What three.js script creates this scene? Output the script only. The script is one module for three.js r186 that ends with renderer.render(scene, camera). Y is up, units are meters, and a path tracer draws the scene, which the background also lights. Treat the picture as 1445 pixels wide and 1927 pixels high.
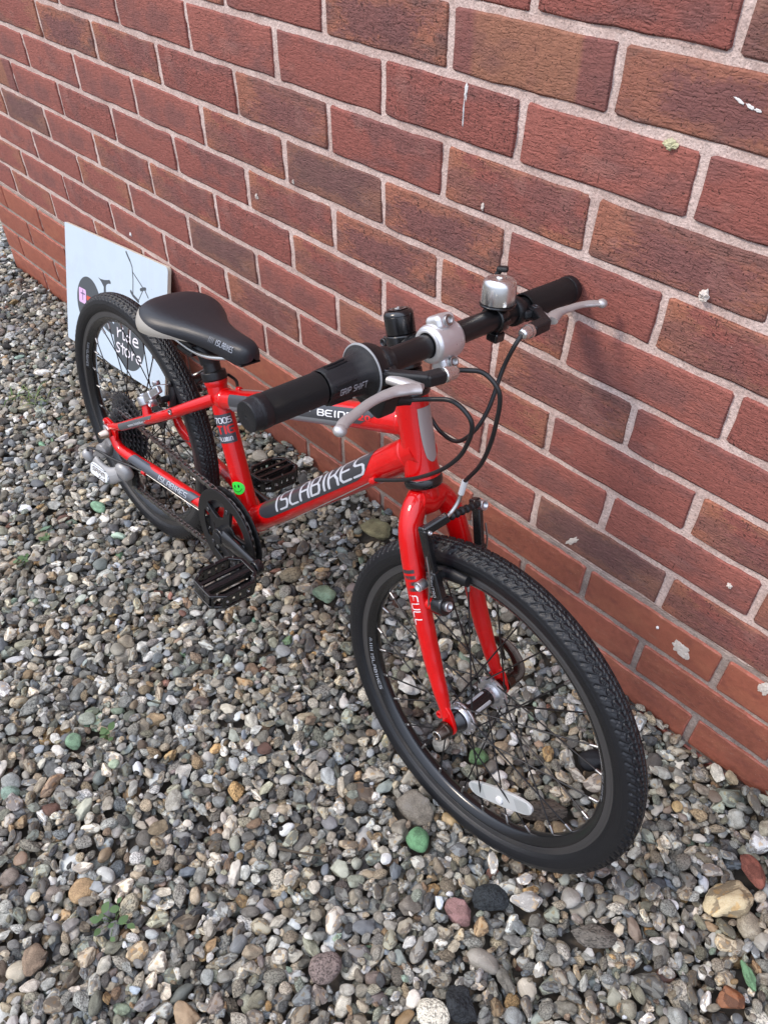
import * as THREE from 'three';
import { mergeGeometries, mergeVertices } from 'three/addons/utils/BufferGeometryUtils.js';
import { RoundedBoxGeometry } from 'three/addons/geometries/RoundedBoxGeometry.js';

// ---------------------------------------------------------------- camera, sky, light, exposure
const scene = new THREE.Scene();
const camera = new THREE.PerspectiveCamera(67.126, 767 / 1024, 0.02, 400);
camera.position.set(0.4555, 1.1122, 0.7594);
camera.rotation.order = 'YXZ';
camera.rotation.set(-0.77292, 0.80529, 0);

const renderer = new THREE.WebGLRenderer({ antialias: true });
renderer.setSize(767, 1024);
renderer.toneMapping = THREE.LinearToneMapping;
renderer.toneMappingExposure = 1.66;
renderer.shadowMap.enabled = true;
renderer.shadowMap.type = THREE.PCFSoftShadowMap;

const V = (x, y, z) => new THREE.Vector3(x, y, z);
const SUN = V(-0.55, 0.95, 0.75).normalize();
{
  // overcast daylight: a bright grey-blue vault, a little brighter towards the veiled sun
  const W = 256, Hh = 128, d = new Float32Array(W * Hh * 4);
  for (let j = 0; j < Hh; j++) for (let i = 0; i < W; i++) {
    const el = ((j + 0.5) / Hh - 0.5) * Math.PI, az = ((i + 0.5) / W) * 2 * Math.PI;
    const s = Math.sin(el), c = Math.cos(el);
    const dir = V(-c * Math.cos(az), s, c * Math.sin(az));
    const k = Math.max(0, dir.dot(SUN));
    const up = Math.max(0, s);
    const L = s > -0.02 ? 0.36 + 1.08 * up + 0.8 * Math.pow(k, 5) : 0.2;
    const o = (j * W + i) * 4;
    d[o] = L * 0.875; d[o + 1] = L * 0.97; d[o + 2] = L * 1.19; d[o + 3] = 1;
  }
  const sky = new THREE.DataTexture(d, W, Hh, THREE.RGBAFormat, THREE.FloatType);
  sky.mapping = THREE.EquirectangularReflectionMapping;
  sky.magFilter = sky.minFilter = THREE.LinearFilter;
  sky.needsUpdate = true;
  scene.background = sky; scene.environment = sky;
}
const sun = new THREE.DirectionalLight(0xffeedb, 1.4);
sun.position.copy(SUN).multiplyScalar(6).add(V(-0.4, 0, 0.3));
sun.target.position.set(-0.4, 0, 0.3);
sun.castShadow = true; sun.shadow.radius = 22; sun.shadow.mapSize.set(2048, 2048);
Object.assign(sun.shadow.camera, { left: -3, right: 3, top: 3, bottom: -3, near: 0.5, far: 14 });
sun.shadow.bias = -0.0005;
scene.add(sun, sun.target);

// ---------------------------------------------------------------- helpers
function rng(seed) { let a = seed >>> 0; return () => { a = (a + 0x6D2B79F5) | 0; let t = Math.imul(a ^ (a >>> 15), 1 | a); t = (t + Math.imul(t ^ (t >>> 7), 61 | t)) ^ t; return ((t ^ (t >>> 14)) >>> 0) / 4294967296; }; }
const lerp = (a, b, t) => a + (b - a) * t, clamp = (x, a, b) => Math.min(b, Math.max(a, x)), sst = (a, b, x) => { const t = clamp((x - a) / (b - a), 0, 1); return t * t * (3 - 2 * t); };
function hash3(x, y, z) { let h = Math.imul(x, 374761393) + Math.imul(y, 668265263) + Math.imul(z, 2147483647 - 1274126177); h = Math.imul(h ^ (h >>> 13), 1274126177); h ^= h >>> 16; return (h >>> 0) / 4294967296; }
function noise3(x, y, z) {
  const X = Math.floor(x), Y = Math.floor(y), Z = Math.floor(z); let u = x - X, v = y - Y, w = z - Z;
  u = u * u * (3 - 2 * u); v = v * v * (3 - 2 * v); w = w * w * (3 - 2 * w);
  const L = (a, b, t) => a + (b - a) * t, h = hash3;
  return L(L(L(h(X, Y, Z), h(X + 1, Y, Z), u), L(h(X, Y + 1, Z), h(X + 1, Y + 1, Z), u), v), L(L(h(X, Y, Z + 1), h(X + 1, Y, Z + 1), u), L(h(X, Y + 1, Z + 1), h(X + 1, Y + 1, Z + 1), u), v), w) * 2 - 1;
}
const fbm = (x, y, z, n = 4) => { let s = 0, a = 0.5; for (let i = 0; i < n; i++) { s += a * noise3(x, y, z); x *= 2.03; y *= 2.03; z *= 2.03; a *= 0.5; } return s; };
const taken = {};
function numbered(n) { const k = taken[n] = (taken[n] ?? -1) + 1; return k ? `${n}_${String(k).padStart(3, '0')}` : n; }
function shade(o) { o.traverse(m => { if (m.isMesh) { m.castShadow = true; m.receiveShadow = true; } }); return o; }
function top(o, name, label, category, group) { o.name = numbered(name); o.userData = { label, category }; if (group) o.userData.group = group; scene.add(o); return o; }
const toS = v => Math.round(255 * (v <= 0.0031308 ? v * 12.92 : 1.055 * Math.pow(clamp(v, 0, 1), 1 / 2.4) - 0.055));
function dataTex(w, h, fn, srgb) { // fn(x,y)-> [r,g,b,(a)] in 0..1 ; srgb: values are sRGB-coded
  const d = new Uint8Array(w * h * 4);
  for (let j = 0; j < h; j++) for (let i = 0; i < w; i++) { const c = fn(i, j), o = (j * w + i) * 4; d[o] = clamp(c[0], 0, 1) * 255; d[o + 1] = clamp(c[1], 0, 1) * 255; d[o + 2] = clamp(c[2], 0, 1) * 255; d[o + 3] = c[3] === undefined ? 255 : c[3] * 255; }
  const t = new THREE.DataTexture(d, w, h, THREE.RGBAFormat); t.magFilter = THREE.LinearFilter; t.minFilter = THREE.LinearMipmapLinearFilter; t.generateMipmaps = true;
  if (srgb) t.colorSpace = THREE.SRGBColorSpace; t.needsUpdate = true; t.wrapS = t.wrapT = THREE.RepeatWrapping; return t;
}
const mix3 = (a, b, t) => [lerp(a[0], b[0], t), lerp(a[1], b[1], t), lerp(a[2], b[2], t)];
const C8 = (r, g, b) => [r / 255, g / 255, b / 255];
// ---------------------------------------------------------------- brick wall
const PLINTH_TOP = 0.245, UW = 0.225, CH = 0.075, WALL_END = -2.03;
const LUMPS = [[-0.195, 0.588, 0.0022, 0.008, 0.0012, 1], [-0.197, 0.566, 0.0008, 0.014, 0.0008, 1], [0.130, 0.6455, 0.005, 0.0012, 0.0004, 1, 0, -0.35], [0.141, 0.643, 0.004, 0.0016, 0.0004, 1, 0, -0.3], [0.149, 0.6415, 0.003, 0.0012, 0.0004, 1, 0, -0.1], [0.154, 0.462, 0.0055, 0.0055, 0.005, 0, 0.002], [0.074, 0.594, 0.007, 0.0045, 0.004, 2, 0], [0.073, 0.024, 0.004, 0.012, 0.0008, 0, 0, -0.6], [0.277, -0.039, 0.011, 0.011, 0.0012, 0, 0.0042], [0.285, -0.047, 0.008, 0.007, 0.0012, 0, 0.0042], [0.238, -0.029, 0.0022, 0.0022, 0.0015, 1, 0.0045], [0.394, -0.012, 0.007, 0.01, 0.0015, 0, 0.0045], [-0.155, 0.463, 0.0022, 0.0045, 0.001, 0], [-0.648, 0.332, 0.0035, 0.0045, 0.002, 0], [-0.542, 0.386, 0.002, 0.0035, 0.0015, 0], [-1.162, 0.096, 0.0035, 0.0035, 0.002, 1], [0.3, 0.114, 0.0035, 0.0035, 0.003, 0, 0]];
const wall = top(new THREE.Group(), 'brick_wall', 'red brick house wall with pinkish mortar and a smooth orange brick plinth', 'wall'); wall.userData.kind = 'thing';
{
  // one brick: rounded, slightly uneven block; front face at z=0, u 0..1 across the face
  function brickGeo(w, h, seed, rough, d = 0.06) {
    const R = rng(seed), nx = 9, ny = 4, pos = [], uv = [], idx = [];
    const jx = []; for (let i = 0; i < 60; i++) jx.push((R() - 0.5) * rough);
    for (let j = 0; j <= ny; j++) for (let i = 0; i <= nx; i++) {
      const fx = [0, 0.012, 0.12, 0.28, 0.44, 0.6, 0.76, 0.9, 0.988, 1][i], fy = [0, 0.04, 0.5, 0.96, 1][j];
      const eX = i === 0 || i === nx, eY = j === 0 || j === ny, rx = i <= 1 || i >= nx - 1, ry = j <= 1 || j >= ny - 1;
      let x = fx * w, y = fy * h, z = 0;
      if (rx) x += jx[(i < 2 ? 0 : 8) + j] * 1.0;
      if (ry) y += jx[(j < 2 ? 20 : 36) + i] * 1.0;
      if (eX && eY) { x += (i ? -1 : 1) * 0.0012; y += (j ? -1 : 1) * 0.0012; }
      if (eX || eY) z -= 0.0014; else z += (R() - 0.5) * rough * 0.7;
      pos.push(x, y, z); uv.push(fx, fy);
    }
    const id = (i, j) => j * (nx + 1) + i;
    for (let j = 0; j < ny; j++) for (let i = 0; i < nx; i++) idx.push(id(i, j), id(i + 1, j), id(i + 1, j + 1), id(i, j), id(i + 1, j + 1), id(i, j + 1));
    const ring = []; for (let i = 0; i < nx; i++) ring.push(id(i, 0)); for (let j = 0; j < ny; j++) ring.push(id(nx, j)); for (let i = nx; i > 0; i--) ring.push(id(i, ny)); for (let j = ny; j > 0; j--) ring.push(id(0, j));
    const b0 = pos.length / 3;
    for (const r of ring) { pos.push(pos[r * 3], pos[r * 3 + 1], -d); uv.push(uv[r * 2], uv[r * 2 + 1]); }
    for (let k = 0; k < ring.length; k++) { const k2 = (k + 1) % ring.length; idx.push(ring[k], b0 + k, b0 + k2, ring[k], b0 + k2, ring[k2]); }
    const g = new THREE.BufferGeometry(); g.setAttribute('position', new THREE.Float32BufferAttribute(pos, 3)); g.setAttribute('uv', new THREE.Float32BufferAttribute(uv, 2)); g.setIndex(idx); g.computeVertexNormals(); return g;
  }
  const BW = 0.2135, BH = 0.0645, TW = 576, TH = 176;
  // rustic (bark-faced) bricks: colour and relief of each variant
  function rustic(seed, kind) {
    const s = seed * 17.31, mm = BW * 1000 / TW;
    const relief = new Float32Array(TW * TH), col = new Array(TW * TH);
    const R = rng(seed * 991 + 7);
    const red = mix3(C8(141, 83, 74), C8(153, 93, 82), R()), mauve = mix3(C8(122, 82, 78), C8(112, 78, 76), R()), brown = mix3(C8(160, 106, 82), C8(148, 102, 82), R()), dark = C8(112, 86, 76);
    const offx = (R() - 0.5) * 0.3, offy = (R() - 0.5) * 0.5, halo = kind === 0 ? 0 : kind === 1 ? 0.55 : 1;
    for (let j = 0; j < TH; j++) for (let i = 0; i < TW; i++) {
      const x = i * mm, y = j * mm; // millimetres
      const wx = 2.4 * noise3(x / 11, y / 7, s), wy = 1.3 * noise3(x / 8, y / 10, s + 9) + 0.5 * noise3(x / 2.4, y / 4, s + 77);
      const a = noise3((x + wx) / 8, (y + wy) / 1.7, s + 20), b = noise3((x + wx) / 3.6, (y + wy) / 1.2, s + 31);
      let h = 0.5 + 0.32 * a + 0.2 * b + 0.12 * noise3(x / 1.1, y / 1.1, s + 40);
      const rip = 1 - Math.abs(noise3((x + wx) / 7, (y + wy * 1.3) / 2.2, s + 50)); h -= 0.4 * sst(0.9, 1, rip);   // thin torn grooves
      const vn = 1 - Math.abs(noise3((x + 0.6 * wy) / 3.4, y / 11, s + 60)); const tear = sst(0.955, 1, vn) * sst(0.1, 0.5, noise3(x / 7, y / 5, s + 66)); h -= 0.6 * tear;
      const pit = sst(0.62, 0.8, noise3(x / 1.7, y / 2.6, s + 70)); h -= 0.55 * pit;
      const soft = 0.5 + 0.5 * noise3(x / 40, y / 26, s + 99); h = lerp(0.55, h, 0.45 + 0.55 * soft);
      relief[j * TW + i] = h;
      const ux = x / 213.5 * 2 - 1 + offx, uy = y / 64.5 * 2 - 1 + offy * 0.5;
      const e = Math.max(Math.abs(ux) * 1.02, Math.abs(uy)) + 0.22 * noise3(x / 34, y / 20, s + 5) + 0.2 * noise3(x / 5, y / 2.2, s + 6);
      let c = red;
      const big = fbm(x / 60, y / 30, s + 12, 3);
      if (kind === 1) c = mix3(c, brown, 0.8 * sst(0.62, 0.9, e));
      if (kind === 2) { c = mix3(mix3(mauve, red, 0.3), mix3(brown, red, 0.25), 0.9 * sst(0.42, 0.86, e)); c = mix3(c, dark, 0.65 * sst(0.86, 1.02, e) * sst(-0.3, 0.3, big)); }
      if (kind === 3) { const band = noise3(x / 38, y / 160, s + 15); c = mix3(mix3(red, mauve, 0.5), brown, sst(-0.12, 0.12, band)); }
      if (kind === 4) c = mix3(mix3(mauve, C8(112, 86, 76), 0.5), brown, 0.55 * sst(0.6, 0.9, e) );
      c = mix3(c, mauve, 0.6 * sst(-0.1, 0.35, big));
      const g = 1 + 0.10 * noise3(x / 1.3, y / 1.0, s + 80) + 0.07 * noise3(x / 5, y / 3, s + 81) ;
      c = [c[0] * g, c[1] * g, c[2] * g];
      if (noise3(x / 0.9, y / 0.9, s + 90) > 0.86 && noise3(x / 14, y / 14, s + 91) > 0.15) c = mix3(c, C8(196, 170, 156), 0.7);   // lime specks
      c = mix3(c, C8(70, 44, 38), 0.7 * pit + 0.35 * tear);   // darker colour in the pits and tears of the face
      const sm = sst(0.45, 0.7, noise3(x / 30, y / 24, s + 93)); c = mix3(c, C8(172, 138, 126), 0.16 * sm);  // lime bloom
      col[j * TW + i] = c;
    }
    return new THREE.MeshStandardMaterial({ map: dataTex(TW, TH, (i, j) => col[j * TW + i], true), bumpMap: dataTex(TW, TH, (i, j) => { const h = relief[j * TW + i]; return [h, h, h]; }), bumpScale: 0.0015, roughness: 0.9 });
  }
  function smooth(seed) {
    const s = seed * 23.7 + 400, w = 384, h = 116, mm = BW * 1000 / w, R = rng(seed * 77 + 3);
    const base = mix3(mix3(C8(156, 92, 72), C8(146, 84, 68), R()), C8(130, 78, 68), R() < 0.3 ? 0.6 : 0);
    const c = [], b = [];
    for (let j = 0; j < h; j++) for (let i = 0; i < w; i++) {
      const x = i * mm, y = j * mm; const ex = Math.min(x, 213.5 - x), ey = Math.min(y, 64.5 - y), e = Math.min(ex, ey);
      let k = mix3(base, C8(170, 108, 82), 0.45 * sst(-0.1, 0.5, fbm(x / 40, y / 22, s, 3)));
      k = mix3(k, C8(124, 72, 62), 0.4 * sst(0.1, 0.5, fbm(x / 24, y / 18, s + 8, 3)));
      const chip = sst(2.2, 0.6, e + 2.4 * noise3(x / 7, y / 7, s + 3)); k = mix3(k, C8(186, 110, 96), 0.55 * chip);
      const sp = noise3(x / 1.1, y / 1.1, s + 5) > 0.87 ? 1 : 0; k = mix3(k, C8(205, 180, 165), 0.5 * sp);
      const g = 1 + 0.05 * noise3(x / 1, y / 1, s + 2) + 0.05 * noise3(x / 6, y / 6, s + 4); const du = 0.3 * sst(0.3, 0.7, fbm(x / 30, y / 9, s + 15, 3)); k = mix3(k, C8(160, 132, 118), du);
      c.push([k[0] * g, k[1] * g, k[2] * g]); const bb = 0.5 + 0.3 * noise3(x / 2, y / 2, s + 9) + 0.2 * noise3(x / 9, y / 6, s + 10) - 0.5 * chip; b.push([bb, bb, bb]);
    }
    return new THREE.MeshStandardMaterial({ map: dataTex(w, h, (i, j) => c[j * w + i], true), bumpMap: dataTex(w, h, (i, j) => b[j * w + i]), bumpScale: 0.0006, roughness: 0.62 });
  }
  const kinds = [0, 0, 0, 0, 0, 1, 1, 2, 2, 2, 3, 4], rustM = kinds.map((k, i) => rustic(i + 1, k)), smoothM = [1, 2, 3, 4, 5].map(smooth);
  const rg = [1, 2, 3, 4, 5, 6].map(s => brickGeo(BW, BH, s, 0.0024)), sg = [11, 12, 13, 14].map(s => brickGeo(BW, BH, s, 0.0014));
  const half = {};
  const R = rng(4242);
  // hand-read pattern: which bricks of the photograph are plain, haloed, banded or dark (course:bond position)
  const pick = { '9:-1': 10, '9:0': 7, '8:-.5': 0, '7:0': 8, '7:-1': 5, '6:.5': 5, '5:0': 4, '5:-2': 9, '6:-2.5': 11, '7:-3': 8, '8:-1.5': 2, '1:0': 11, '3:1': 5, '4:.5': 1, '2:.5': 0, '7:-2': 3, '6:-1.5': 9, '9:-2': 9, '10:-.5': 3, '10:.5': 11, '4:-1.5': 4, '5:-1': 5, '3:0': 1 };
  const stuffR = [];
  function lay(course, u0, u1, plinth) {
    const z = (plinth ? 0.004 : 0) + (R() - 0.5) * 0.0012, y = PLINTH_TOP + (course - 1) * CH + 0.005 + (R() - 0.5) * 0.0012;
    const whole = u1 - u0 > 0.99, k = Math.floor(R() * 6), km = R();
    let g = plinth ? sg[k % 4] : rg[k];
    const key = `${course}:${String(u0).replace('0.', '.')}`;
    let mi = pick[key]; if (mi === undefined) mi = km < 0.70 ? Math.floor(km / 0.14) : km < 0.86 ? 5 + Math.floor(R() * 2) : km < 0.97 ? 7 + Math.floor(R() * 3) : 10 + Math.floor(R() * 2);
    const m = new THREE.Mesh(g, plinth ? smoothM[Math.floor(km * 5)] : rustM[mi]);
    m.name = 'brick'; m.position.set(u0 * UW + 0.0058 + (R() - 0.5) * 0.002, y, z);
    if (!whole) m.scale.x = (u1 - u0) - 0.01;
    m.rotation.z = (R() - 0.5) * 0.006;
    wall.add(m);
  }
  const UEND = -9;
  for (let c = -3; c <= 13; c++) {
    const off = c > 0 ? (c % 2 ? 0 : 0.5) : (Math.abs(c) % 2 ? 0 : 0.5);
    const last = c <= 0 ? 4 : c < 9 ? 4 : 3;
    let u = UEND; if (off) { lay(c, UEND, UEND + 0.5, c <= 0); u = UEND + 0.5; }
    for (; u < last; u += 1) lay(c, u, u + 1, c <= 0);
  }
  // mortar: the bed behind the bricks, a few millimetres back, with a sandy, lumpy face
  const mt = (a, b, sd) => { const n = 512; const col = [], bp = []; for (let j = 0; j < n; j++) for (let i = 0; i < n; i++) { const x = i * 0.6, y = j * 0.6, w = Math.cos(2 * Math.PI * i / n), q = Math.sin(2 * Math.PI * i / n); const g = 0.5 * noise3(x / 0.9, y / 0.9, sd) + 0.5 * noise3(x / 2.2, y / 2.2, sd + 3); const t = sst(-0.4, 0.5, fbm(x / 24, y / 24, sd + 5, 3)); let k = mix3(a, b, t); k = k.map(v => v * (1 + 0.16 * g)); if (noise3(x / 1.3, y / 1.3, sd + 8) > 0.8) k = mix3(k, C8(92, 76, 68), 0.5); col.push(k); const bb = 0.5 + 0.28 * g + 0.25 * fbm(x / 6, y / 6, sd + 11, 2); bp.push([bb, bb, bb]); }
    const m = new THREE.MeshStandardMaterial({ map: dataTex(n, n, (i, j) => col[j * n + i], true), bumpMap: dataTex(n, n, (i, j) => bp[j * n + i]), bumpScale: 0.0016, roughness: 0.95 }); return m; };
  const mortarUp = mt(C8(212, 191, 182), C8(194, 171, 162), 3), mortarLow = mt(C8(168, 152, 142), C8(146, 132, 124), 60);
  function slab(x0, x1, y0, y1, zf, zb, m, name) { // front sheet with a lumpy face on a solid block
    const nx = Math.min(700, Math.ceil((x1 - x0) / 0.006)), ny = Math.min(260, Math.ceil((y1 - y0) / 0.006)), g = new THREE.BoxGeometry(x1 - x0, y1 - y0, zf - zb, nx, ny, 1);
    g.translate((x0 + x1) / 2, (y0 + y1) / 2, (zf + zb) / 2); const p = g.attributes.position, uv = g.attributes.uv, nn = g.attributes.normal;
    for (let i = 0; i < p.count; i++) { const x = p.getX(i), y = p.getY(i); if (p.getZ(i) > zf - 1e-5) p.setZ(i, zf + 0.0011 * noise3(x * 130, y * 130, 1) + 0.0008 * noise3(x * 40, y * 40, 9)); if (nn.getZ(i) > 0.5 || nn.getZ(i) < -0.5) uv.setXY(i, x / 0.3072, y / 0.3072); else uv.setXY(i, (x + p.getZ(i)) / 0.3072, y / 0.3072); }
    const mesh = new THREE.Mesh(g, m); mesh.name = name; wall.add(mesh);
  }
  slab(WALL_END + 0.003, 0.98, PLINTH_TOP + 0.001, PLINTH_TOP + 0.99, -0.0028, -0.11, mortarUp, 'mortar');
  slab(WALL_END + 0.003, 0.98, -0.14, PLINTH_TOP, 0.0005, -0.11, mortarLow, 'plinth_mortar');
  // the masonry above and beyond the frame, joined
  const rest = new THREE.Group();
  function farBricks() { const gs = []; for (let c = 14; c <= 34; c++) { const off = c % 2 ? 0 : 0.5; for (let u = UEND + (off ? 0.5 : 0); u < 8; u += 1) { const g = rg[(c * 7 + Math.floor(u * 2 + 40)) % 6].clone(); g.translate(u * UW + 0.0058, PLINTH_TOP + (c - 1) * CH + 0.005, 0); gs.push(g); } }
    for (let c = -3; c <= 13; c++) { const off = c > 0 ? (c % 2 ? 0 : 0.5) : (Math.abs(c) % 2 ? 0 : 0.5); const last = (c <= 0 ? 4 : c < 9 ? 4 : 3) + off; for (let u = last; u < 8; u += 1) { const g = rg[(c + 40 + u * 2) % 6].clone(); g.translate(u * UW + 0.0058, PLINTH_TOP + (c - 1) * CH + 0.005, c <= 0 ? 0.004 : 0); gs.push(g); } }
    const m = new THREE.Mesh(mergeGeometries(gs), rustM[1]); m.name = 'far_brickwork'; m.userData.kind = 'stuff'; wall.add(m); }
  farBricks();
  const core = new THREE.BoxGeometry(1.9 - WALL_END, 1.6, 0.1); core.translate((1.9 + WALL_END) / 2, PLINTH_TOP + 0.99 + 0.8, -0.054); const core2 = new THREE.BoxGeometry(0.92, 1.129, 0.1); core2.translate(0.981 + 0.46, -0.14 + 0.5645, -0.054);
  const cm = new THREE.Mesh(mergeGeometries([core, core2]), mortarUp); cm.name = 'far_mortar'; cm.userData.kind = 'stuff'; wall.add(cm);
  // lumps of dried mortar and droppings stuck on the face
  const lumpM = new THREE.MeshStandardMaterial({ color: new THREE.Color().setRGB(0.62, 0.56, 0.5), roughness: 0.95 }), whiteM = new THREE.MeshStandardMaterial({ color: new THREE.Color().setRGB(0.78, 0.78, 0.76), roughness: 0.8 }), moss = new THREE.MeshStandardMaterial({ color: new THREE.Color().setRGB(0.5, 0.48, 0.3), roughness: 0.95 });
  function lump(x, y, z, sx, sy, sz, m, seed, name = 'mortar_lump', rot = 0) { const g = new THREE.IcosahedronGeometry(1, 5), p = g.attributes.position; for (let i = 0; i < p.count; i++) { const v = V(p.getX(i), p.getY(i), p.getZ(i)); const k = 1 + 0.9 * fbm(v.x * 2.2 + seed, v.y * 2.2, v.z * 2.2, 4); v.multiplyScalar(k); p.setXYZ(i, v.x * sx, v.y * sy, v.z * sz); } g.computeVertexNormals(); const me = new THREE.Mesh(g, m); me.name = name; me.position.set(x, y + PLINTH_TOP, z); me.rotation.z = rot; wall.add(me); }
  LUMPS.forEach((l, i) => lump(l[0], l[1], l[6] ?? 0.0005, l[2], l[3], l[4], [lumpM, whiteM, moss][l[5]], i * 7.3 + 1, l[5] === 0 ? 'mortar_lump' : l[5] === 1 ? 'white_splash' : 'lichen_spot', l[7] || 0));
  shade(wall);
}
// ---------------------------------------------------------------- ground and gravel
const BANK = [[-9, 0], [-1.5, 0.0], [-1.0, 0.03], [-0.64, 0.068], [-0.37, 0.088], [-0.1, 0.07], [0.25, 0.042], [0.35, 0.026], [0.47, 0.04], [0.9, 0.035], [9, 0.03]];
function groundY(x, z) {
  let b = 0; for (let i = 1; i < BANK.length; i++) if (x <= BANK[i][0]) { const [x0, y0] = BANK[i - 1], [x1, y1] = BANK[i]; b = lerp(y0, y1, sst(0, 1, (x - x0) / (x1 - x0))); break; }
  return 0.003 + 0.0165 * (Math.max(x, -2.4) - 0.15) + (z > 0 ? b * Math.exp(-z / 0.065) : 0) + 0.05 * Math.exp(-((x + 1.02) ** 2 / 0.04 + (z - 0.06) ** 2 / 0.006)) + 0.006 * noise3(x * 5, 3, z * 5) + 0.004 * noise3(x * 14, 8, z * 14);
}
// the bicycle's place: rear hub, and the directions forward / up / right of its leaning frame
const BIKE = new THREE.Matrix4().set(0.99965955, -0.01582701, -0.02074367, -0.69936, 0.01853147, 0.9903361, 0.13744455, 0.21562, 0.01836786, -0.13778216, 0.99029223, 0.28041, 0, 0, 0, 1);
const WB = 0.847, BIKE_INV = BIKE.clone().invert();
function tyreFloor(x, z) { // lowest height of a tyre over (x, z)
  let best = 9; for (const X0 of [0, WB]) { const c = V(X0, 0, 0).applyMatrix4(BIKE); const dx = x - c.x; if (Math.abs(dx) > 0.2) continue; const yb = c.y - Math.sqrt(0.223 * 0.223 - dx * dx) * 0.99; const zb = c.z + (c.y - yb) * 0.139 + dx * 0.018; const dz = z - zb; if (Math.abs(dz) > 0.026) continue; best = Math.min(best, yb - 0.02 * Math.sqrt(Math.max(0, 1 - (dz / 0.026) ** 2))); } return best;
}
{
  // one sheet of earth under the stones, out to the horizon
  const xs = [], zs = []; for (let x = -3.4; x <= 1.6; x += 0.05) xs.push(x); for (let z = -1.2; z <= 1.9; z += 0.05) zs.push(z);
  xs.unshift(-180, -30, -8); xs.push(8, 30, 180); zs.unshift(-180, -30, -8); zs.push(8, 30, 180);
  const pos = [], uv = [], idx = []; for (const z of zs) for (const x of xs) { pos.push(x, groundY(clamp(x, -4, 3), z) - 0.034, z); uv.push(x / 0.3, z / 0.3); }
  for (let j = 0; j < zs.length - 1; j++) for (let i = 0; i < xs.length - 1; i++) { const a = j * xs.length + i, b = a + 1, c = a + xs.length, d = c + 1; idx.push(a, c, b, b, c, d); }
  const g = new THREE.BufferGeometry(); g.setAttribute('position', new THREE.Float32BufferAttribute(pos, 3)); g.setAttribute('uv', new THREE.Float32BufferAttribute(uv, 2)); g.setIndex(idx); g.computeVertexNormals();
  const col = dataTex(256, 256, (i, j) => { const t = noise3(i / 9, j / 9, 2) * 0.5 + noise3(i / 3, j / 3, 5) * 0.5; return mix3(C8(70, 63, 55), C8(98, 90, 80), 0.5 + 0.5 * t); }, true);
  const m = new THREE.Mesh(g, new THREE.MeshStandardMaterial({ map: col, roughness: 1 })); m.name = 'ground'; m.userData = { kind: 'structure' }; m.receiveShadow = true; scene.add(m);
}
// stone shapes: rounded pebbles and broken flints, all of unit half-size
function stoneGeo(seed, angular, detail = 7) {
  let g = new THREE.IcosahedronGeometry(1, detail); g.deleteAttribute('uv'); g.deleteAttribute('normal'); g = mergeVertices(g, 1e-4);
  const R = rng(seed * 131 + 5), p = g.attributes.position, planes = [], uv = [];
  const np = angular ? 7 + Math.floor(R() * 5) : 5; for (let k = 0; k < np; k++) { const n = V(R() * 2 - 1, R() * 2 - 1, R() * 2 - 1).normalize(); planes.push([n, angular ? 0.42 + 0.42 * R() : 0.72 + 0.2 * R()]); }
  const soft = angular ? 30 : 5;
  for (let i = 0; i < p.count; i++) {
    const v = V(p.getX(i), p.getY(i), p.getZ(i)); let s = Math.pow(1, -soft);
    for (const [n, d] of planes) { const q = Math.max(0, v.dot(n)) / d; s += Math.pow(q, soft); }
    let r = Math.pow(s, -1 / soft) * (angular ? 1.25 : 1.12);
    r *= 1 + (angular ? 0.10 : 0.10) * noise3(v.x * 1.2 + seed * 3.1, v.y * 1.2, v.z * 1.2) + (angular ? 0.07 : 0.035) * noise3(v.x * 3.5 + seed, v.y * 3.5, v.z * 3.5) + (angular ? 0.03 : 0.012) * noise3(v.x * 9 + seed, v.y * 9, v.z * 9);
    p.setXYZ(i, v.x * r, v.y * r, v.z * r);
  }
  g.computeVertexNormals(); g = g.toNonIndexed(); const q = g.attributes.position;
  for (let i = 0; i < q.count; i += 3) { // grain laid on each face along its main direction
    const P = [0, 1, 2].map(k => V(q.getX(i + k), q.getY(i + k), q.getZ(i + k))), c = P[0].clone().add(P[1]).add(P[2]), a = Math.abs(c.x), b = Math.abs(c.y), d = Math.abs(c.z);
    for (const v of P) { const w = b >= a && b >= d ? [v.x, v.z] : a >= d ? [v.y, v.z + 2] : [v.x + 2, v.y]; uv.push(0.23 * w[0] + seed * 0.137, 0.23 * w[1] + seed * 0.271); }
  }
  g.setAttribute('uv', new THREE.Float32BufferAttribute(uv, 2)); return g;
}
const stoneMats = [];
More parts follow.
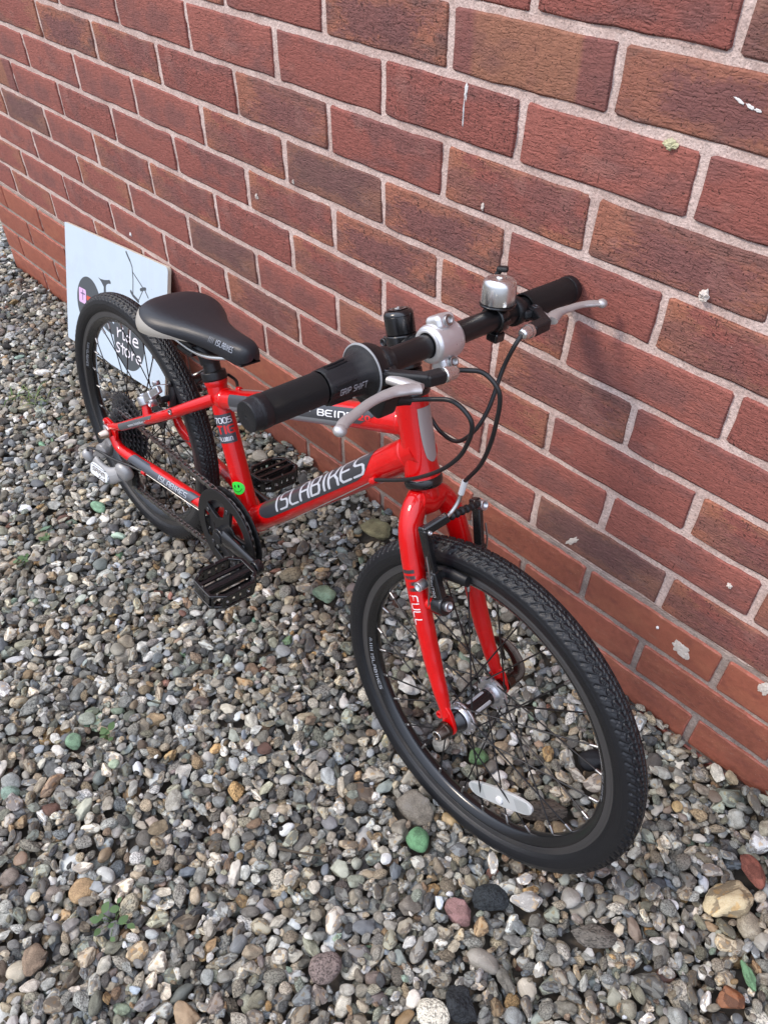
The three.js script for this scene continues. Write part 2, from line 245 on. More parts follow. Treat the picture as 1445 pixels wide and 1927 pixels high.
{
  const N = 256;
  const mk = (fn, bs, rough) => { const c = [], b = []; for (let j = 0; j < N; j++) for (let i = 0; i < N; i++) { const [k, h] = fn(i, j); c.push(k); b.push([h, h, h]); } return new THREE.MeshStandardMaterial({ map: dataTex(N, N, (i, j) => c[j * N + i], true), bumpMap: dataTex(N, N, (i, j) => b[j * N + i]), bumpScale: bs, roughness: rough }); };
  // 0 fine sandy grain, 1 mottled with pale crust, 2 smooth with faint veins, 3 coarse speckled
  stoneMats.push(mk((i, j) => { const g = noise3(i / 2.2, j / 2.2, 1), f = fbm(i / 40, j / 40, 4, 3); const v = 0.86 + 0.13 * g + 0.3 * f; return [[v, v * 0.985, v * 0.95], 0.5 + 0.3 * g + 0.3 * f]; }, 0.0012, 0.85));
  stoneMats.push(mk((i, j) => { const f = fbm(i / 34, j / 34, 14, 4), g = noise3(i / 2.5, j / 2.5, 11); const t = sst(-0.05, 0.12, f); let k = mix3([0.70, 0.68, 0.66], [1, 0.985, 0.95], t); const o = sst(0.15, 0.3, fbm(i / 26 + 50, j / 26, 17, 3)); k = mix3(k, [0.95, 0.78, 0.55], 0.5 * o); const v = 1 + 0.07 * g; return [[k[0] * v, k[1] * v, k[2] * v], 0.5 + 0.2 * g + 0.3 * t]; }, 0.0009, 0.7));
  stoneMats.push(mk((i, j) => { const g = noise3(i / 3, j / 3, 21), f = fbm(i / 60, j / 60, 24, 3), ve = sst(0.93, 1, 1 - Math.abs(fbm(i / 70, j / 50, 27, 3))); const v = 0.93 + 0.04 * g + 0.12 * f + 0.1 * ve; return [[v, v, v], 0.5 + 0.15 * g + 0.2 * f]; }, 0.0007, 0.6));
  stoneMats.push(mk((i, j) => { const g = noise3(i / 4, j / 4, 31), d = noise3(i / 5.5, j / 5.5, 34), f = fbm(i / 30, j / 30, 37, 3); let v = 0.9 + 0.12 * f + 0.06 * g; if (d > 0.45) v *= 0.72; if (d < -0.55) v = Math.min(1, v * 1.15); return [[v, v * 0.985, v * 0.95], 0.5 + 0.4 * g + 0.3 * f - (d > 0.45 ? 0.4 : 0)]; }, 0.0016, 0.9));
}
const PALETTE = [ // sRGB tone, weight
  [[172, 170, 160], 16], [[150, 148, 140], 13], [[124, 122, 118], 9], [[192, 188, 175], 13], [[170, 160, 140], 11], [[150, 138, 118], 7], [[190, 176, 146], 8], [[212, 208, 196], 11], [[234, 232, 226], 8],
  [[144, 149, 150], 8], [[120, 125, 129], 5], [[80, 80, 82], 5], [[148, 122, 98], 3], [[170, 140, 100], 3], [[190, 152, 94], 1.6], [[152, 142, 136], 3], [[128, 112, 106], 1.2], [[138, 142, 126], 9], [[160, 166, 146], 5], [[146, 96, 78], 0.7], [[154, 182, 160], 0.7], [[108, 152, 116], 0.35]];
const stoneTone = (() => { let t = 0; const acc = PALETTE.map(p => (t += p[1])); return R => { const q = R() * t; const i = acc.findIndex(a => q < a); const c = PALETTE[i][0], v = 0.76 + 0.44 * R(), k = 0.96 + 0.08 * R(); const gr = (c[0] + c[1] + c[2]) / 3, ds = i < 19 ? 0.30 : 0.25, w3 = c.map(q => lerp(q, gr, ds) * 1.0); return new THREE.Color().setRGB(...[w3[0] * v * k, w3[1] * v, w3[2] * v / k].map(q => clamp(q / 255, 0, 0.9)), THREE.SRGBColorSpace); }; })();
const shapes = []; for (let i = 0; i < 8; i++) shapes.push([stoneGeo(i + 1, false), [0, 2, 3, 1, 2, 1, 0, 3][i]]); for (let i = 0; i < 8; i++) shapes.push([stoneGeo(i + 31, true), [1, 0, 3, 1, 1, 2, 1, 0][i]]);

// a height map of the bed, on which the stones are dropped one by one
const GX0 = -3.1, GZ0 = -0.9, CELL = 0.003, GNX = Math.round(4.3 / CELL), GNZ = Math.round(2.7 / CELL), bed = new Float32Array(GNX * GNZ);
for (let j = 0; j < GNZ; j++) for (let i = 0; i < GNX; i++) bed[j * GNX + i] = groundY(GX0 + i * CELL, GZ0 + j * CELL) - 0.03;
const hcell = (x, z) => { const i = Math.round((x - GX0) / CELL), j = Math.round((z - GZ0) / CELL); return i < 0 || j < 0 || i >= GNX || j >= GNZ ? -1 : j * GNX + i; };
function rest(x, z, S) { // lowest height at which the ellipsoid S can lie at (x, z)
  let y = -9; const i0 = Math.ceil((x - S.ex - GX0) / CELL), i1 = Math.floor((x + S.ex - GX0) / CELL), j0 = Math.ceil((z - S.ez - GZ0) / CELL), j1 = Math.floor((z + S.ez - GZ0) / CELL);
  if (i0 < 0 || j0 < 0 || i1 >= GNX || j1 >= GNZ) return 9;
  for (let j = j0; j <= j1; j++) for (let i = i0; i <= i1; i++) { const dx = GX0 + i * CELL - x, dz = GZ0 + j * CELL - z, q = 1 - (S.A * dx * dx + 2 * S.B * dx * dz + S.C * dz * dz); if (q < 0.12) continue; const lo = S.px * dx + S.pz * dz - S.k * Math.sqrt(q), h = bed[j * GNX + i] - lo; if (h > y) y = h; }
  return y;
}
function settle(x, y, z, S) { const i0 = Math.ceil((x - S.ex - GX0) / CELL), i1 = Math.floor((x + S.ex - GX0) / CELL), j0 = Math.ceil((z - S.ez - GZ0) / CELL), j1 = Math.floor((z + S.ez - GZ0) / CELL);
  for (let j = j0; j <= j1; j++) for (let i = i0; i <= i1; i++) { if (i < 0 || j < 0 || i >= GNX || j >= GNZ) continue; const dx = GX0 + i * CELL - x, dz = GZ0 + j * CELL - z, q = 1 - (S.A * dx * dx + 2 * S.B * dx * dz + S.C * dz * dz); if (q < 0) continue; const hi = y + S.px * dx + S.pz * dz + S.k * Math.sqrt(q); const n = j * GNX + i; if (hi > bed[n]) bed[n] = hi; } }
function ellipsoid(a, b, c, quat) { // a, b: half axes lying, c: half thickness
  const e = new THREE.Matrix4().makeRotationFromQuaternion(quat).elements, s2 = [a * a, c * c, b * b];
  const M = (r, q) => s2[0] * e[r] * e[q] + s2[1] * e[4 + r] * e[4 + q] + s2[2] * e[8 + r] * e[8 + q];
  const xx = M(0, 0), xz = M(0, 2), zz = M(2, 2), yx = M(1, 0), yz = M(1, 2), yy = M(1, 1), D = xx * zz - xz * xz, A = zz / D, B = -xz / D, Cc = xx / D;
  const px = yx * A + yz * B, pz = yx * B + yz * Cc; return { A, B, C: Cc, px, pz, k: Math.sqrt(Math.max(1e-10, yy - px * yx - pz * yz)), ex: Math.sqrt(xx), ez: Math.sqrt(zz), ey: Math.sqrt(yy) };
}
// distinct stones that can be singled out, each a thing of its own
function feature(name, label, cat, x, z, mm, yaw, tilt, geo, mat, tone, sink = 0.35, group) {
  const q = new THREE.Quaternion().setFromEuler(new THREE.Euler(tilt, yaw, 0, 'YXZ')), [a, b, c] = mm.map(v => v / 2000), S = ellipsoid(a, b, c, q);
  const y = groundY(x, z) - 0.004 + S.ey * (1 - 2 * (sink + 0.1)) + 0.004; const m = new THREE.Mesh(geo, mat.clone()); m.material.color.setRGB(tone[0] / 255, tone[1] / 255, tone[2] / 255, THREE.SRGBColorSpace);
  m.position.set(x, y, z); m.quaternion.copy(q); m.scale.set(a, c, b); settle(x, y, z, S); m.castShadow = m.receiveShadow = true; return top(m, name, label, cat, group);
}
{
  const sg = stoneGeo, M = stoneMats;
  const greenM = M[0];
  feature('painted_pebble', 'rounded pebble painted bright green lying below the front tyre', 'pebble', 0.156, 0.403, [38, 31, 26], 0.4, 0.1, sg(61, false), greenM, [104, 150, 112], 0.25);
  feature('painted_pebble', 'green painted pebble seen through the front wheel beside a grey one', 'pebble', 0.129, 0.244, [31, 25, 22], 0.9, 0.1, sg(62, false), greenM, [100, 136, 98], 0.3);
  feature('flint', 'large cream flint with tan broken faces on the gravel beside the wall', 'stone', 0.502, 0.165, [62, 40, 30], 1.15, 0.15, sg(63, true), M[1], [206, 192, 160], 0.25);
  feature('brick_chip', 'sharp chip of orange red brick lying on the gravel', 'brick chip', 0.506, 0.108, [40, 22, 18], -0.5, 0.2, sg(64, true), M[0], [150, 92, 78], 0.25);
  feature('slate_block', 'long dark grey slab of stone with square edges', 'stone', 0.399, 0.336, [58, 25, 22], -0.95 + Math.PI / 2, 0.12, sg(65, true), M[3], [112, 108, 104], 0.25);
  feature('white_disc_stone', 'flat round white stone like a disc in the gravel', 'stone', 0.317, 0.544, [38, 36, 14], 0.2, 0.25, sg(66, false), M[3], [226, 222, 210], 0.2);
  feature('mauve_block', 'rounded mauve grey block of sandstone standing out of the gravel', 'stone', 0.189, 0.607, [42, 36, 28], 0.8, 0.2, sg(67, false), M[3], [136, 122, 120], 0.25);
  feature('black_flint', 'smooth black flint inside the front wheel next to the rim', 'stone', 0.256, 0.128, [44, 34, 26], 0.7, 0.2, sg(68, false), M[2], [18, 19, 23], 0.25);
  feature('pumice_block', 'long porous dark grey brown lump below the white spoke reflector', 'stone', 0.256, 0.232, [76, 34, 26], 0.75, 0.1, sg(69, true), M[3], [98, 90, 84], 0.3);
  feature('black_clinker', 'rough black clinker next to the flat white disc stone', 'clinker', 0.338, 0.512, [46, 36, 28], 0.3, 0.2, sg(70, true), M[3], [44, 48, 54], 0.3);
  feature('black_clinker', 'rough black clinker under the bottom of the front tyre', 'clinker', 0.28, 0.392, [42, 30, 22], 0.9, 0.2, sg(71, true), M[3], [48, 54, 60], 0.35);
  feature('pink_stone', 'angular dusky pink stone in the gravel', 'stone', 0.264, 0.432, [36, 28, 22], 0.3, 0.3, sg(72, true), M[0], [142, 110, 110], 0.3);
  feature('grey_wedge', 'flat wedge shaped grey stone with a broken triangular face', 'stone', 0.118, 0.378, [54, 42, 26], 0.5, 0.3, sg(73, true), M[0], [128, 122, 114], 0.3);
  feature('amber_flint', 'glossy amber brown flint with a pale rind', 'stone', 0.563, 0.27, [38, 24, 20], 0.2, 0.3, sg(74, true), M[1], [132, 88, 62], 0.25);
  feature('mossy_slab', 'flat mossy green grey slab lying behind the front tyre', 'stone', -0.309, 0.045, [58, 40, 18], 0.6, 0.1, sg(75, true), M[0], [128, 124, 96], 0.25);
  feature('painted_pebble', 'pale mint green pebble by the rear derailleur', 'pebble', -0.798, 0.382, [40, 26, 20], 0.1, 0.1, sg(76, false), greenM, [138, 178, 150], 0.25);
  feature('painted_slab', 'pale green tinged slab between pedal and front tyre', 'stone', -0.28, 0.203, [42, 34, 22], 0.7, 0.2, sg(77, true), M[0], [150, 172, 146], 0.25);
  feature('painted_shard', 'thin bright green shard of stone near the large cream flint', 'stone', 0.565, 0.226, [30, 12, 12], -0.6, 0.3, sg(78, true), greenM, [118, 162, 126], 0.15);
  feature('white_block', 'whitish squared stone inside the front wheel beside the black flint', 'stone', 0.281, 0.15, [36, 28, 24], 0.9, 0.1, sg(79, true), M[1], [206, 196, 184], 0.25);
  feature('grey_oval', 'tall oval grey pebble near the right pedal', 'pebble', -0.369, 0.215, [42, 28, 22], 1.2, 0.2, sg(80, false), M[3], [150, 142, 124], 0.25);
  feature('white_flint', 'white chalky flint with a moss green edge by the front hub', 'stone', 0.082, 0.075, [36, 26, 18], 0.3, 0.1, sg(81, true), M[1], [214, 210, 192], 0.2);
  feature('white_flint', 'rough white flint just below the lowest part of the front tyre', 'stone', 0.318, 0.36, [36, 26, 22], 0.6, 0.2, sg(82, true), M[1], [220, 220, 218], 0.25);
  feature('painted_pebble', 'egg shaped pebble with green paint among the plain gravel', 'pebble', -0.332, 0.682, [31, 24, 20], 0.2, 0.1, sg(83, false), greenM, [128, 160, 134], 0.25);
}
// the loose gravel itself
{
  const R = rng(99), per = shapes.map(() => ({ m: [], c: [] })), mat4 = new THREE.Matrix4();
  const inView = (x, z) => z < 0.9 + (x + 0.04) * 0.446 + 0.22 && x < 0.95 && x > -2.8;  // in or just beside the photograph
  function drop(size, x0, z0, tries, layerTop, spread) {
    const el = 0.52 + 0.38 * R(), fl = 0.36 + 0.36 * R(), a = size / 2, b = a * el, c = a * Math.min(el, fl);
    const tilt = (R() + R() - 1) * 0.75, q = new THREE.Quaternion().setFromEuler(new THREE.Euler(tilt, R() * 6.283, (R() + R() - 1) * 0.5, 'YXZ')), S = ellipsoid(a, b, c, q);
    let bx = 0, bz = 0, by = 9;
    for (let t = 0; t < tries; t++) { const x = x0 + (R() - 0.5) * spread, z = z0 + (R() - 0.5) * spread; if (x > WALL_END - 0.01 && z - S.ez * 0.8 < 0.005) continue; if (x < WALL_END && x > WALL_END - 0.02 && z < 0.01) continue; const y = rest(x, z, S) - groundY(x, z); if (y < by) { by = y; bx = x; bz = z; } }
    if (by > 1) return; let y = by + groundY(bx, bz) - 0.10 * c;
    if (by + S.ey > layerTop) return; const tf = tyreFloor(bx, bz); if (y + S.ey * 0.9 > tf + 0.003) return;
    settle(bx, y, bz, S); const si = R() < 0.30 ? Math.floor(R() * 8) : 8 + Math.floor(R() * 8);
    mat4.compose(V(bx, y, bz), q, V(a, c, b).multiplyScalar(1.04)); per[si].m.push(mat4.clone()); per[si].c.push(stoneTone(R));
  }
  const size = () => clamp(0.0200 * Math.exp(0.36 * (R() + R() + R() - 1.5) * 1.75), 0.009, 0.046);
  for (let n = 0; n < 120000; n++) { const x = -3 + 4.1 * R(), z = -0.8 + 2.5 * R(); const v = inView(x, z); if (!v && R() < 0.55) continue; drop(size(), x, z, 5, 0.001 + 0.009 * R(), 0.03); }
  for (let n = 0; n < 32000; n++) { const x = -3 + 4.1 * R(), z = -0.8 + 2.5 * R(); if (!inView(x, z)) continue; drop(0.006 + 0.006 * R(), x, z, 6, 0.004, 0.025); }
  const gravel = new THREE.Group(); gravel.name = 'gravel'; gravel.userData = { kind: 'stuff', label: 'loose grey and tan pebbles and flints covering the ground', category: 'gravel' };
  let total = 0;
  shapes.forEach(([g, mi], k) => { const { m, c } = per[k]; if (!m.length) return; const im = new THREE.InstancedMesh(g, stoneMats[mi], m.length); m.forEach((q, i) => { im.setMatrixAt(i, q); im.setColorAt(i, c[i]); }); im.name = 'gravel_stones'; im.userData = { kind: 'stuff' }; im.castShadow = im.receiveShadow = true; gravel.add(im); total += m.length; });
  scene.add(gravel); console.log('gravel stones', total);
}
// ---------------------------------------------------------------- bicycle: materials, builders
const lin = (r, g, b) => new THREE.Color().setRGB(r, g, b), s8 = (r, g, b) => new THREE.Color().setRGB(r / 255, g / 255, b / 255, THREE.SRGBColorSpace);
const PM = (color, roughness, metalness = 0, extra = {}) => new THREE.MeshPhysicalMaterial({ color, roughness, metalness, ...extra });
const noiseTex = (n, sc, lo, hi, sd) => dataTex(n, n, (i, j) => { const v = lerp(lo, hi, 0.5 + 0.5 * fbm(i / sc, j / sc, sd, 4)); return [v, v, v]; });
const scuff = noiseTex(256, 12, 0.55, 1.35, 7), fineBump = noiseTex(256, 3, 0, 1, 9);
const redTex = (() => { // painted tube: even red with fine scratches, chips and a little dust
  const N = 512, R = rng(77), px = new Float32Array(N * N).fill(0), put = (x, y, v) => { const k = ((y & 511) * N + (x & 511)); if (Math.abs(v) > Math.abs(px[k])) px[k] = v; };
  for (let k = 0; k < 34; k++) { let x = R() * N, y = R() * N, a = R() * 6.28; const n = 6 + R() * 40, v = R() < 0.6 ? 0.35 + 0.3 * R() : -0.5; for (let i = 0; i < n; i++) { put(x | 0, y | 0, v * (1 - i / n)); x += Math.cos(a); y += Math.sin(a); a += (R() - 0.5) * 0.1; } }
  for (let k = 0; k < 40; k++) { const x = R() * N, y = R() * N, r = 0.8 + 1.6 * R(), v = R() < 0.5 ? -0.8 : 0.6; for (let j = -3; j <= 3; j++) for (let i = -3; i <= 3; i++) if (i * i + j * j < r * r) put((x + i) | 0, (y + j) | 0, v); }
  return dataTex(N, N, (i, j) => { const d = px[j * N + i], u = 0.03 * sst(0.1, 0.5, fbm(i / 40, j / 40, 71, 4)) + 0.015 * (noise3(i / 1.5, j / 1.5, 5) > 0.75 ? 1 : 0); let c = [0.80 + u, 0.02 + u, 0.035 + u]; return d > 0 ? mix3(c, [0.86, 0.62, 0.60], d * 0.7) : mix3(c, [0.20, 0.07, 0.07], -d); }, true); })();
const red = PM(lin(1, 1, 1), 0.35, 0, { map: redTex, specularIntensity: 0.4, clearcoat: 1, clearcoatRoughness: 0.05 });
const black = PM(lin(0.007, 0.007, 0.008), 0.25, 0, { clearcoat: 0.5, clearcoatRoughness: 0.2 });
const satinBlack = PM(lin(0.009, 0.009, 0.010), 0.36), plastic = PM(lin(0.009, 0.0095, 0.011), 0.42, 0, { bumpMap: fineBump, bumpScale: 0.0002 });
const rubber = PM(lin(0.008, 0.0088, 0.011), 0.38, 0, { bumpMap: fineBump, bumpScale: 0.0003 }), rimBlack = PM(lin(0.006, 0.0065, 0.008), 0.22, 0, { clearcoat: 0.6, clearcoatRoughness: 0.25 });
const trackM = PM(lin(0.15, 0.15, 0.155), 0.3, 0.8), alu = PM(lin(0.62, 0.62, 0.64), 0.36, 0.9, { roughnessMap: scuff }), alloy = PM(lin(0.74, 0.74, 0.75), 0.38, 0.72, { roughnessMap: scuff });
const leverM = PM(lin(0.50, 0.48, 0.47), 0.42, 0.55, { roughnessMap: scuff }), chrome = PM(lin(0.78, 0.78, 0.76), 0.26, 0.95, { roughnessMap: scuff }), steel = PM(lin(0.42, 0.41, 0.40), 0.34, 1), darkSteel = PM(lin(0.10, 0.10, 0.105), 0.32, 0.8), gunmetal = PM(lin(0.22, 0.18, 0.15), 0.2, 1), smokeM = PM(lin(0.10, 0.075, 0.06), 0.18, 0.9);
const greyPlastic = PM(lin(0.50, 0.50, 0.50), 0.42), whiteish = PM(lin(0.72, 0.72, 0.72), 0.45), wireM = PM(lin(0.6, 0.6, 0.58), 0.35, 0.9), housing = PM(lin(0.014, 0.014, 0.015), 0.36), ringEdge = PM(lin(0.28, 0.29, 0.30), 0.5);

const bike = top(new THREE.Group(), 'bicycle', 'red child\'s bicycle with black tyres leaning its handlebar on the brick wall', 'bicycle');
BIKE.decompose(bike.position, bike.quaternion, bike.scale);
function part(name, parent = bike) { const g = new THREE.Group(); g.name = name; parent.add(g); return g; }
function mesh(name, geos, mat, parent = bike, label) { const list = (Array.isArray(geos) ? geos : [geos]).map(g => g.index ? g.toNonIndexed() : g); const m = new THREE.Mesh(list.length > 1 ? mergeGeometries(list.map(g => { const q = new THREE.BufferGeometry(); for (const k of ['position', 'normal', 'uv']) q.setAttribute(k, g.attributes[k]); return q; })) : list[0], mat); m.name = name; if (label) m.userData.label = label; m.castShadow = m.receiveShadow = true; parent.add(m); return m; }
// a tube through points; radius is a number, or [r0 ... rn] read along the length; flat squeezes the section along the given axis
function sweep(pts, rad, o = {}) {
  const P = pts.map(p => V(...p)), straight = P.length === 2, crv = straight ? new THREE.LineCurve3(P[0], P[1]) : new THREE.CatmullRomCurve3(P, false, 'centripetal'), n = o.seg || (straight ? 10 : P.length * 8), m = o.radial || 20, rr = Array.isArray(rad) ? t => { const q = t * (rad.length - 1), i = Math.min(rad.length - 2, Math.floor(q)); return lerp(rad[i], rad[i + 1], sst(0, 1, q - i)); } : () => rad;
  const pos = [], uv = [], idx = []; let tan = crv.getTangentAt(0), nrm = (o.side ? V(...o.side) : Math.abs(tan.z) < 0.8 ? V(0, 0, 1) : V(0, 1, 0)); nrm.addScaledVector(tan, -nrm.dot(tan)).normalize(); const len = crv.getLength();
  for (let i = 0; i <= n; i++) { const t = i / n, c = crv.getPointAt(t), tg = crv.getTangentAt(t); nrm.addScaledVector(tg, -nrm.dot(tg)).normalize(); const b = tg.clone().cross(nrm), r = rr(t); for (let j = 0; j <= m; j++) { const a = j / m * 2 * Math.PI, ca = Math.cos(a) * r * (o.fa || 1), sa = Math.sin(a) * r * (o.fb || 1); pos.push(c.x + nrm.x * ca + b.x * sa, c.y + nrm.y * ca + b.y * sa, c.z + nrm.z * ca + b.z * sa); uv.push(t * len / 0.1, j / m); } }
  for (let i = 0; i < n; i++) for (let j = 0; j < m; j++) { const a = i * (m + 1) + j, b = a + m + 1; idx.push(a, a + 1, b, b, a + 1, b + 1); }
  if (o.caps !== false) for (const [row, flip] of [[0, true], [n, false]]) { const c = crv.getPointAt(row / n), k = pos.length / 3; const base = row * (m + 1); for (let j = 0; j <= m; j++) { pos.push(pos[(base + j) * 3], pos[(base + j) * 3 + 1], pos[(base + j) * 3 + 2]); uv.push(0, 0); } pos.push(c.x, c.y, c.z); uv.push(0, 0); for (let j = 0; j < m; j++) flip ? idx.push(k + m + 1, k + j + 1, k + j) : idx.push(k + m + 1, k + j, k + j + 1); }
  const g = new THREE.BufferGeometry(); g.setAttribute('position', new THREE.Float32BufferAttribute(pos, 3)); g.setAttribute('uv', new THREE.Float32BufferAttribute(uv, 2)); g.setIndex(idx); g.computeVertexNormals(); return g;
}
const alongAxis = (g, p, d) => { g.applyQuaternion(new THREE.Quaternion().setFromUnitVectors(V(0, 1, 0), V(...d).normalize())); g.translate(...p); return g; };
// turned part: profile [[radius, height] ...] about an axis through p along d
const turn = (prof, p, d, seg = 36) => alongAxis(new THREE.LatheGeometry(prof.map(q => new THREE.Vector2(q[0], q[1])), seg), p, d);
const cyl = (p, d, r, h, seg = 28, bev = 0.0008) => { bev = Math.min(bev, r * 0.4, h * 0.4); return turn([[0, -h / 2], [r - bev, -h / 2], [r, -h / 2 + bev], [r, h / 2 - bev], [r - bev, h / 2], [0, h / 2]], p, d, seg); };
function box(p, s, e = [0, 0, 0], r = 0.0012) { const g = new RoundedBoxGeometry(s[0], s[1], s[2], 2, Math.min(r, Math.min(...s) * 0.45)); g.applyMatrix4(new THREE.Matrix4().makeRotationFromEuler(new THREE.Euler(...e))); g.translate(...p); return g; }
// a box stretched between two points, width across (w along side), thickness th
function bar(a, b, w, th, side = [0, 0, 1], r = 0.0015, grow = 0) { const A = V(...a), B = V(...b), x = B.clone().sub(A), L = x.length() + grow; x.normalize(); const z = V(...side); z.addScaledVector(x, -z.dot(x)).normalize(); const y = z.clone().cross(x); const g = new RoundedBoxGeometry(L, th, w, 2, Math.min(r, th * 0.45, w * 0.45)); g.applyMatrix4(new THREE.Matrix4().makeBasis(x, y, z)); const c = A.add(B).multiplyScalar(0.5); g.translate(c.x, c.y, c.z); return g; }
function plate(outline, holes, depth, at, ax, ay, bev = 0.0008) { // outline in (ax, ay) plane coordinates, centred through depth
  const sh = new THREE.Shape(outline.map(q => new THREE.Vector2(...q))); for (const h of holes) sh.holes.push(new THREE.Path(h.map(q => new THREE.Vector2(...q))));
  const g = new THREE.ExtrudeGeometry(sh, { depth: Math.max(1e-4, depth - 2 * bev), bevelEnabled: bev > 0, bevelThickness: bev, bevelSize: bev, bevelOffset: -bev, bevelSegments: 2, curveSegments: 24 }); g.translate(0, 0, -(depth - 2 * bev) / 2);
  const X = V(...ax).normalize(), Y = V(...ay); Y.addScaledVector(X, -Y.dot(X)).normalize(); g.applyMatrix4(new THREE.Matrix4().makeBasis(X, Y, X.clone().cross(Y))); g.translate(...at); return g; }
const circle = (cx, cy, r, n = 40, a0 = 0) => Array.from({ length: n }, (_, i) => [cx + r * Math.cos(a0 + i / n * 2 * Math.PI), cy + r * Math.sin(a0 + i / n * 2 * Math.PI)]);
function smoothOutline(pts, n = 60) { const c = new THREE.CatmullRomCurve3(pts.map(p => V(p[0], p[1], 0)), true, 'centripetal'); return c.getPoints(n).slice(0, n).map(p => [p.x, p.y]); }
function boltHead(p, d, r, h, mat, parent, name = 'bolt') { const D = V(...d).normalize(); mesh(name, [turn([[0, -h], [r, -h], [r, -0.0006], [r - 0.0006, 0], [r * 0.55, 0], [r * 0.5, -h * 0.45], [0, -h * 0.45]], p, d, 20)], mat, parent); }
// lettering: squared strokes like the maker's script
const GLYPH = { I: [[[0.5, 0], [0.5, 1]]], S: [[[1, 1], [0.2, 1], [0, 0.85], [0, 0.62], [0.2, 0.52], [0.8, 0.48], [1, 0.38], [1, 0.15], [0.8, 0], [0, 0]]], L: [[[0, 1], [0, 0.15], [0.2, 0], [0.95, 0]]], A: [[[0, 0], [0, 0.75], [0.25, 1], [0.75, 1], [1, 0.75], [1, 0]], [[0, 0.45], [1, 0.45]]], B: [[[0, 0], [0, 1], [0.8, 1], [0.95, 0.85], [0.95, 0.65], [0.8, 0.52], [0.05, 0.52]], [[0.8, 0.52], [1, 0.38], [1, 0.14], [0.8, 0], [0, 0]]], K: [[[0, 0], [0, 1]], [[1, 1], [0.75, 0.6], [0.05, 0.5]], [[0.7, 0.52], [1, 0.3], [1, 0]]], E: [[[1, 1], [0.2, 1], [0, 0.85], [0, 0.15], [0.2, 0], [1, 0]], [[0, 0.5], [0.85, 0.5]]], N: [[[0, 0], [0, 1], [0.75, 1], [1, 0.8], [1, 0]]], F: [[[0, 0], [0, 0.85], [0.2, 1], [1, 1]], [[0, 0.5], [0.8, 0.5]]], U: [[[0, 1], [0, 0.15], [0.2, 0], [0.8, 0], [1, 0.15], [1, 1]]], C: [[[1, 1], [0.2, 1], [0, 0.85], [0, 0.15], [0.2, 0], [1, 0]]], R: [[[0, 0], [0, 1], [0.8, 1], [1, 0.85], [1, 0.62], [0.8, 0.48], [0, 0.48]], [[0.6, 0.48], [1, 0]]], O: [[[0.2, 0], [0, 0.15], [0, 0.85], [0.2, 1], [0.8, 1], [1, 0.85], [1, 0.15], [0.8, 0], [0.2, 0]]], M: [[[0, 0], [0, 0.85], [0.2, 1], [0.8, 1], [1, 0.85], [1, 0]], [[0.5, 1], [0.5, 0]]], Y: [[[0, 1], [0, 0.6], [0.2, 0.45], [0.8, 0.45], [1, 0.6], [1, 1]], [[0.5, 0.45], [0.5, 0]]], T: [[[0, 1], [1, 1]], [[0.5, 1], [0.5, 0]]], G: [[[1, 1], [0.2, 1], [0, 0.85], [0, 0.15], [0.2, 0], [1, 0], [1, 0.5], [0.6, 0.5]]], H: [[[0, 0], [0, 1]], [[1, 0], [1, 1]], [[0, 0.5], [1, 0.5]]], P: [[[0, 0], [0, 1], [0.8, 1], [1, 0.85], [1, 0.6], [0.8, 0.45], [0, 0.45]]], X: [[[0, 0], [1, 1]], [[0, 1], [1, 0]]], '4': [[[0.75, 0], [0.75, 1], [0, 0.35], [1, 0.35]]], '-': [[[0.1, 0.5], [0.9, 0.5]]], '7': [[[0, 1], [1, 1], [0.4, 0]]], '0': [[[0.2, 0], [0, 0.2], [0, 0.8], [0.2, 1], [0.8, 1], [1, 0.8], [1, 0.2], [0.8, 0], [0.2, 0]]], '5': [[[1, 1], [0, 1], [0, 0.55], [0.8, 0.55], [1, 0.4], [1, 0.15], [0.8, 0], [0, 0]]], '2': [[[0, 1], [0.8, 1], [1, 0.85], [1, 0.6], [0.1, 0.3], [0, 0], [1, 0]]] };
function letters(ctx, text, x, y, w, h, gap, lw, color, shear = 0) { // baseline at y, canvas y grows downward
  ctx.strokeStyle = color; ctx.lineWidth = lw; ctx.lineJoin = ctx.lineCap = 'round';
  for (const ch of text) { const cw = ch === 'I' ? w * 0.35 : ch === ' ' ? w * 0.5 : w; for (const st of GLYPH[ch] || []) { ctx.beginPath(); st.forEach(([a, b], i) => { const px = x + (ch === 'I' ? 0.5 : a) * cw + shear * b * h, py = y - b * h; i ? ctx.lineTo(px, py) : ctx.moveTo(px, py); }); ctx.stroke(); } x += cw + gap; }
  return x;
}
function canvasTex(w, h, draw) { const c = document.createElement('canvas'); c.width = w; c.height = h; const ctx = c.getContext('2d'); ctx.clearRect(0, 0, w, h); draw(ctx, w, h); const t = new THREE.CanvasTexture(c); t.colorSpace = THREE.SRGBColorSpace; t.magFilter = THREE.LinearFilter; return t; }
const decalMat = (tex, rough = 0.35, o = {}) => PM(lin(1, 1, 1), rough, 0, { map: tex, transparent: true, clearcoat: 0.6, clearcoatRoughness: 0.15, ...o });
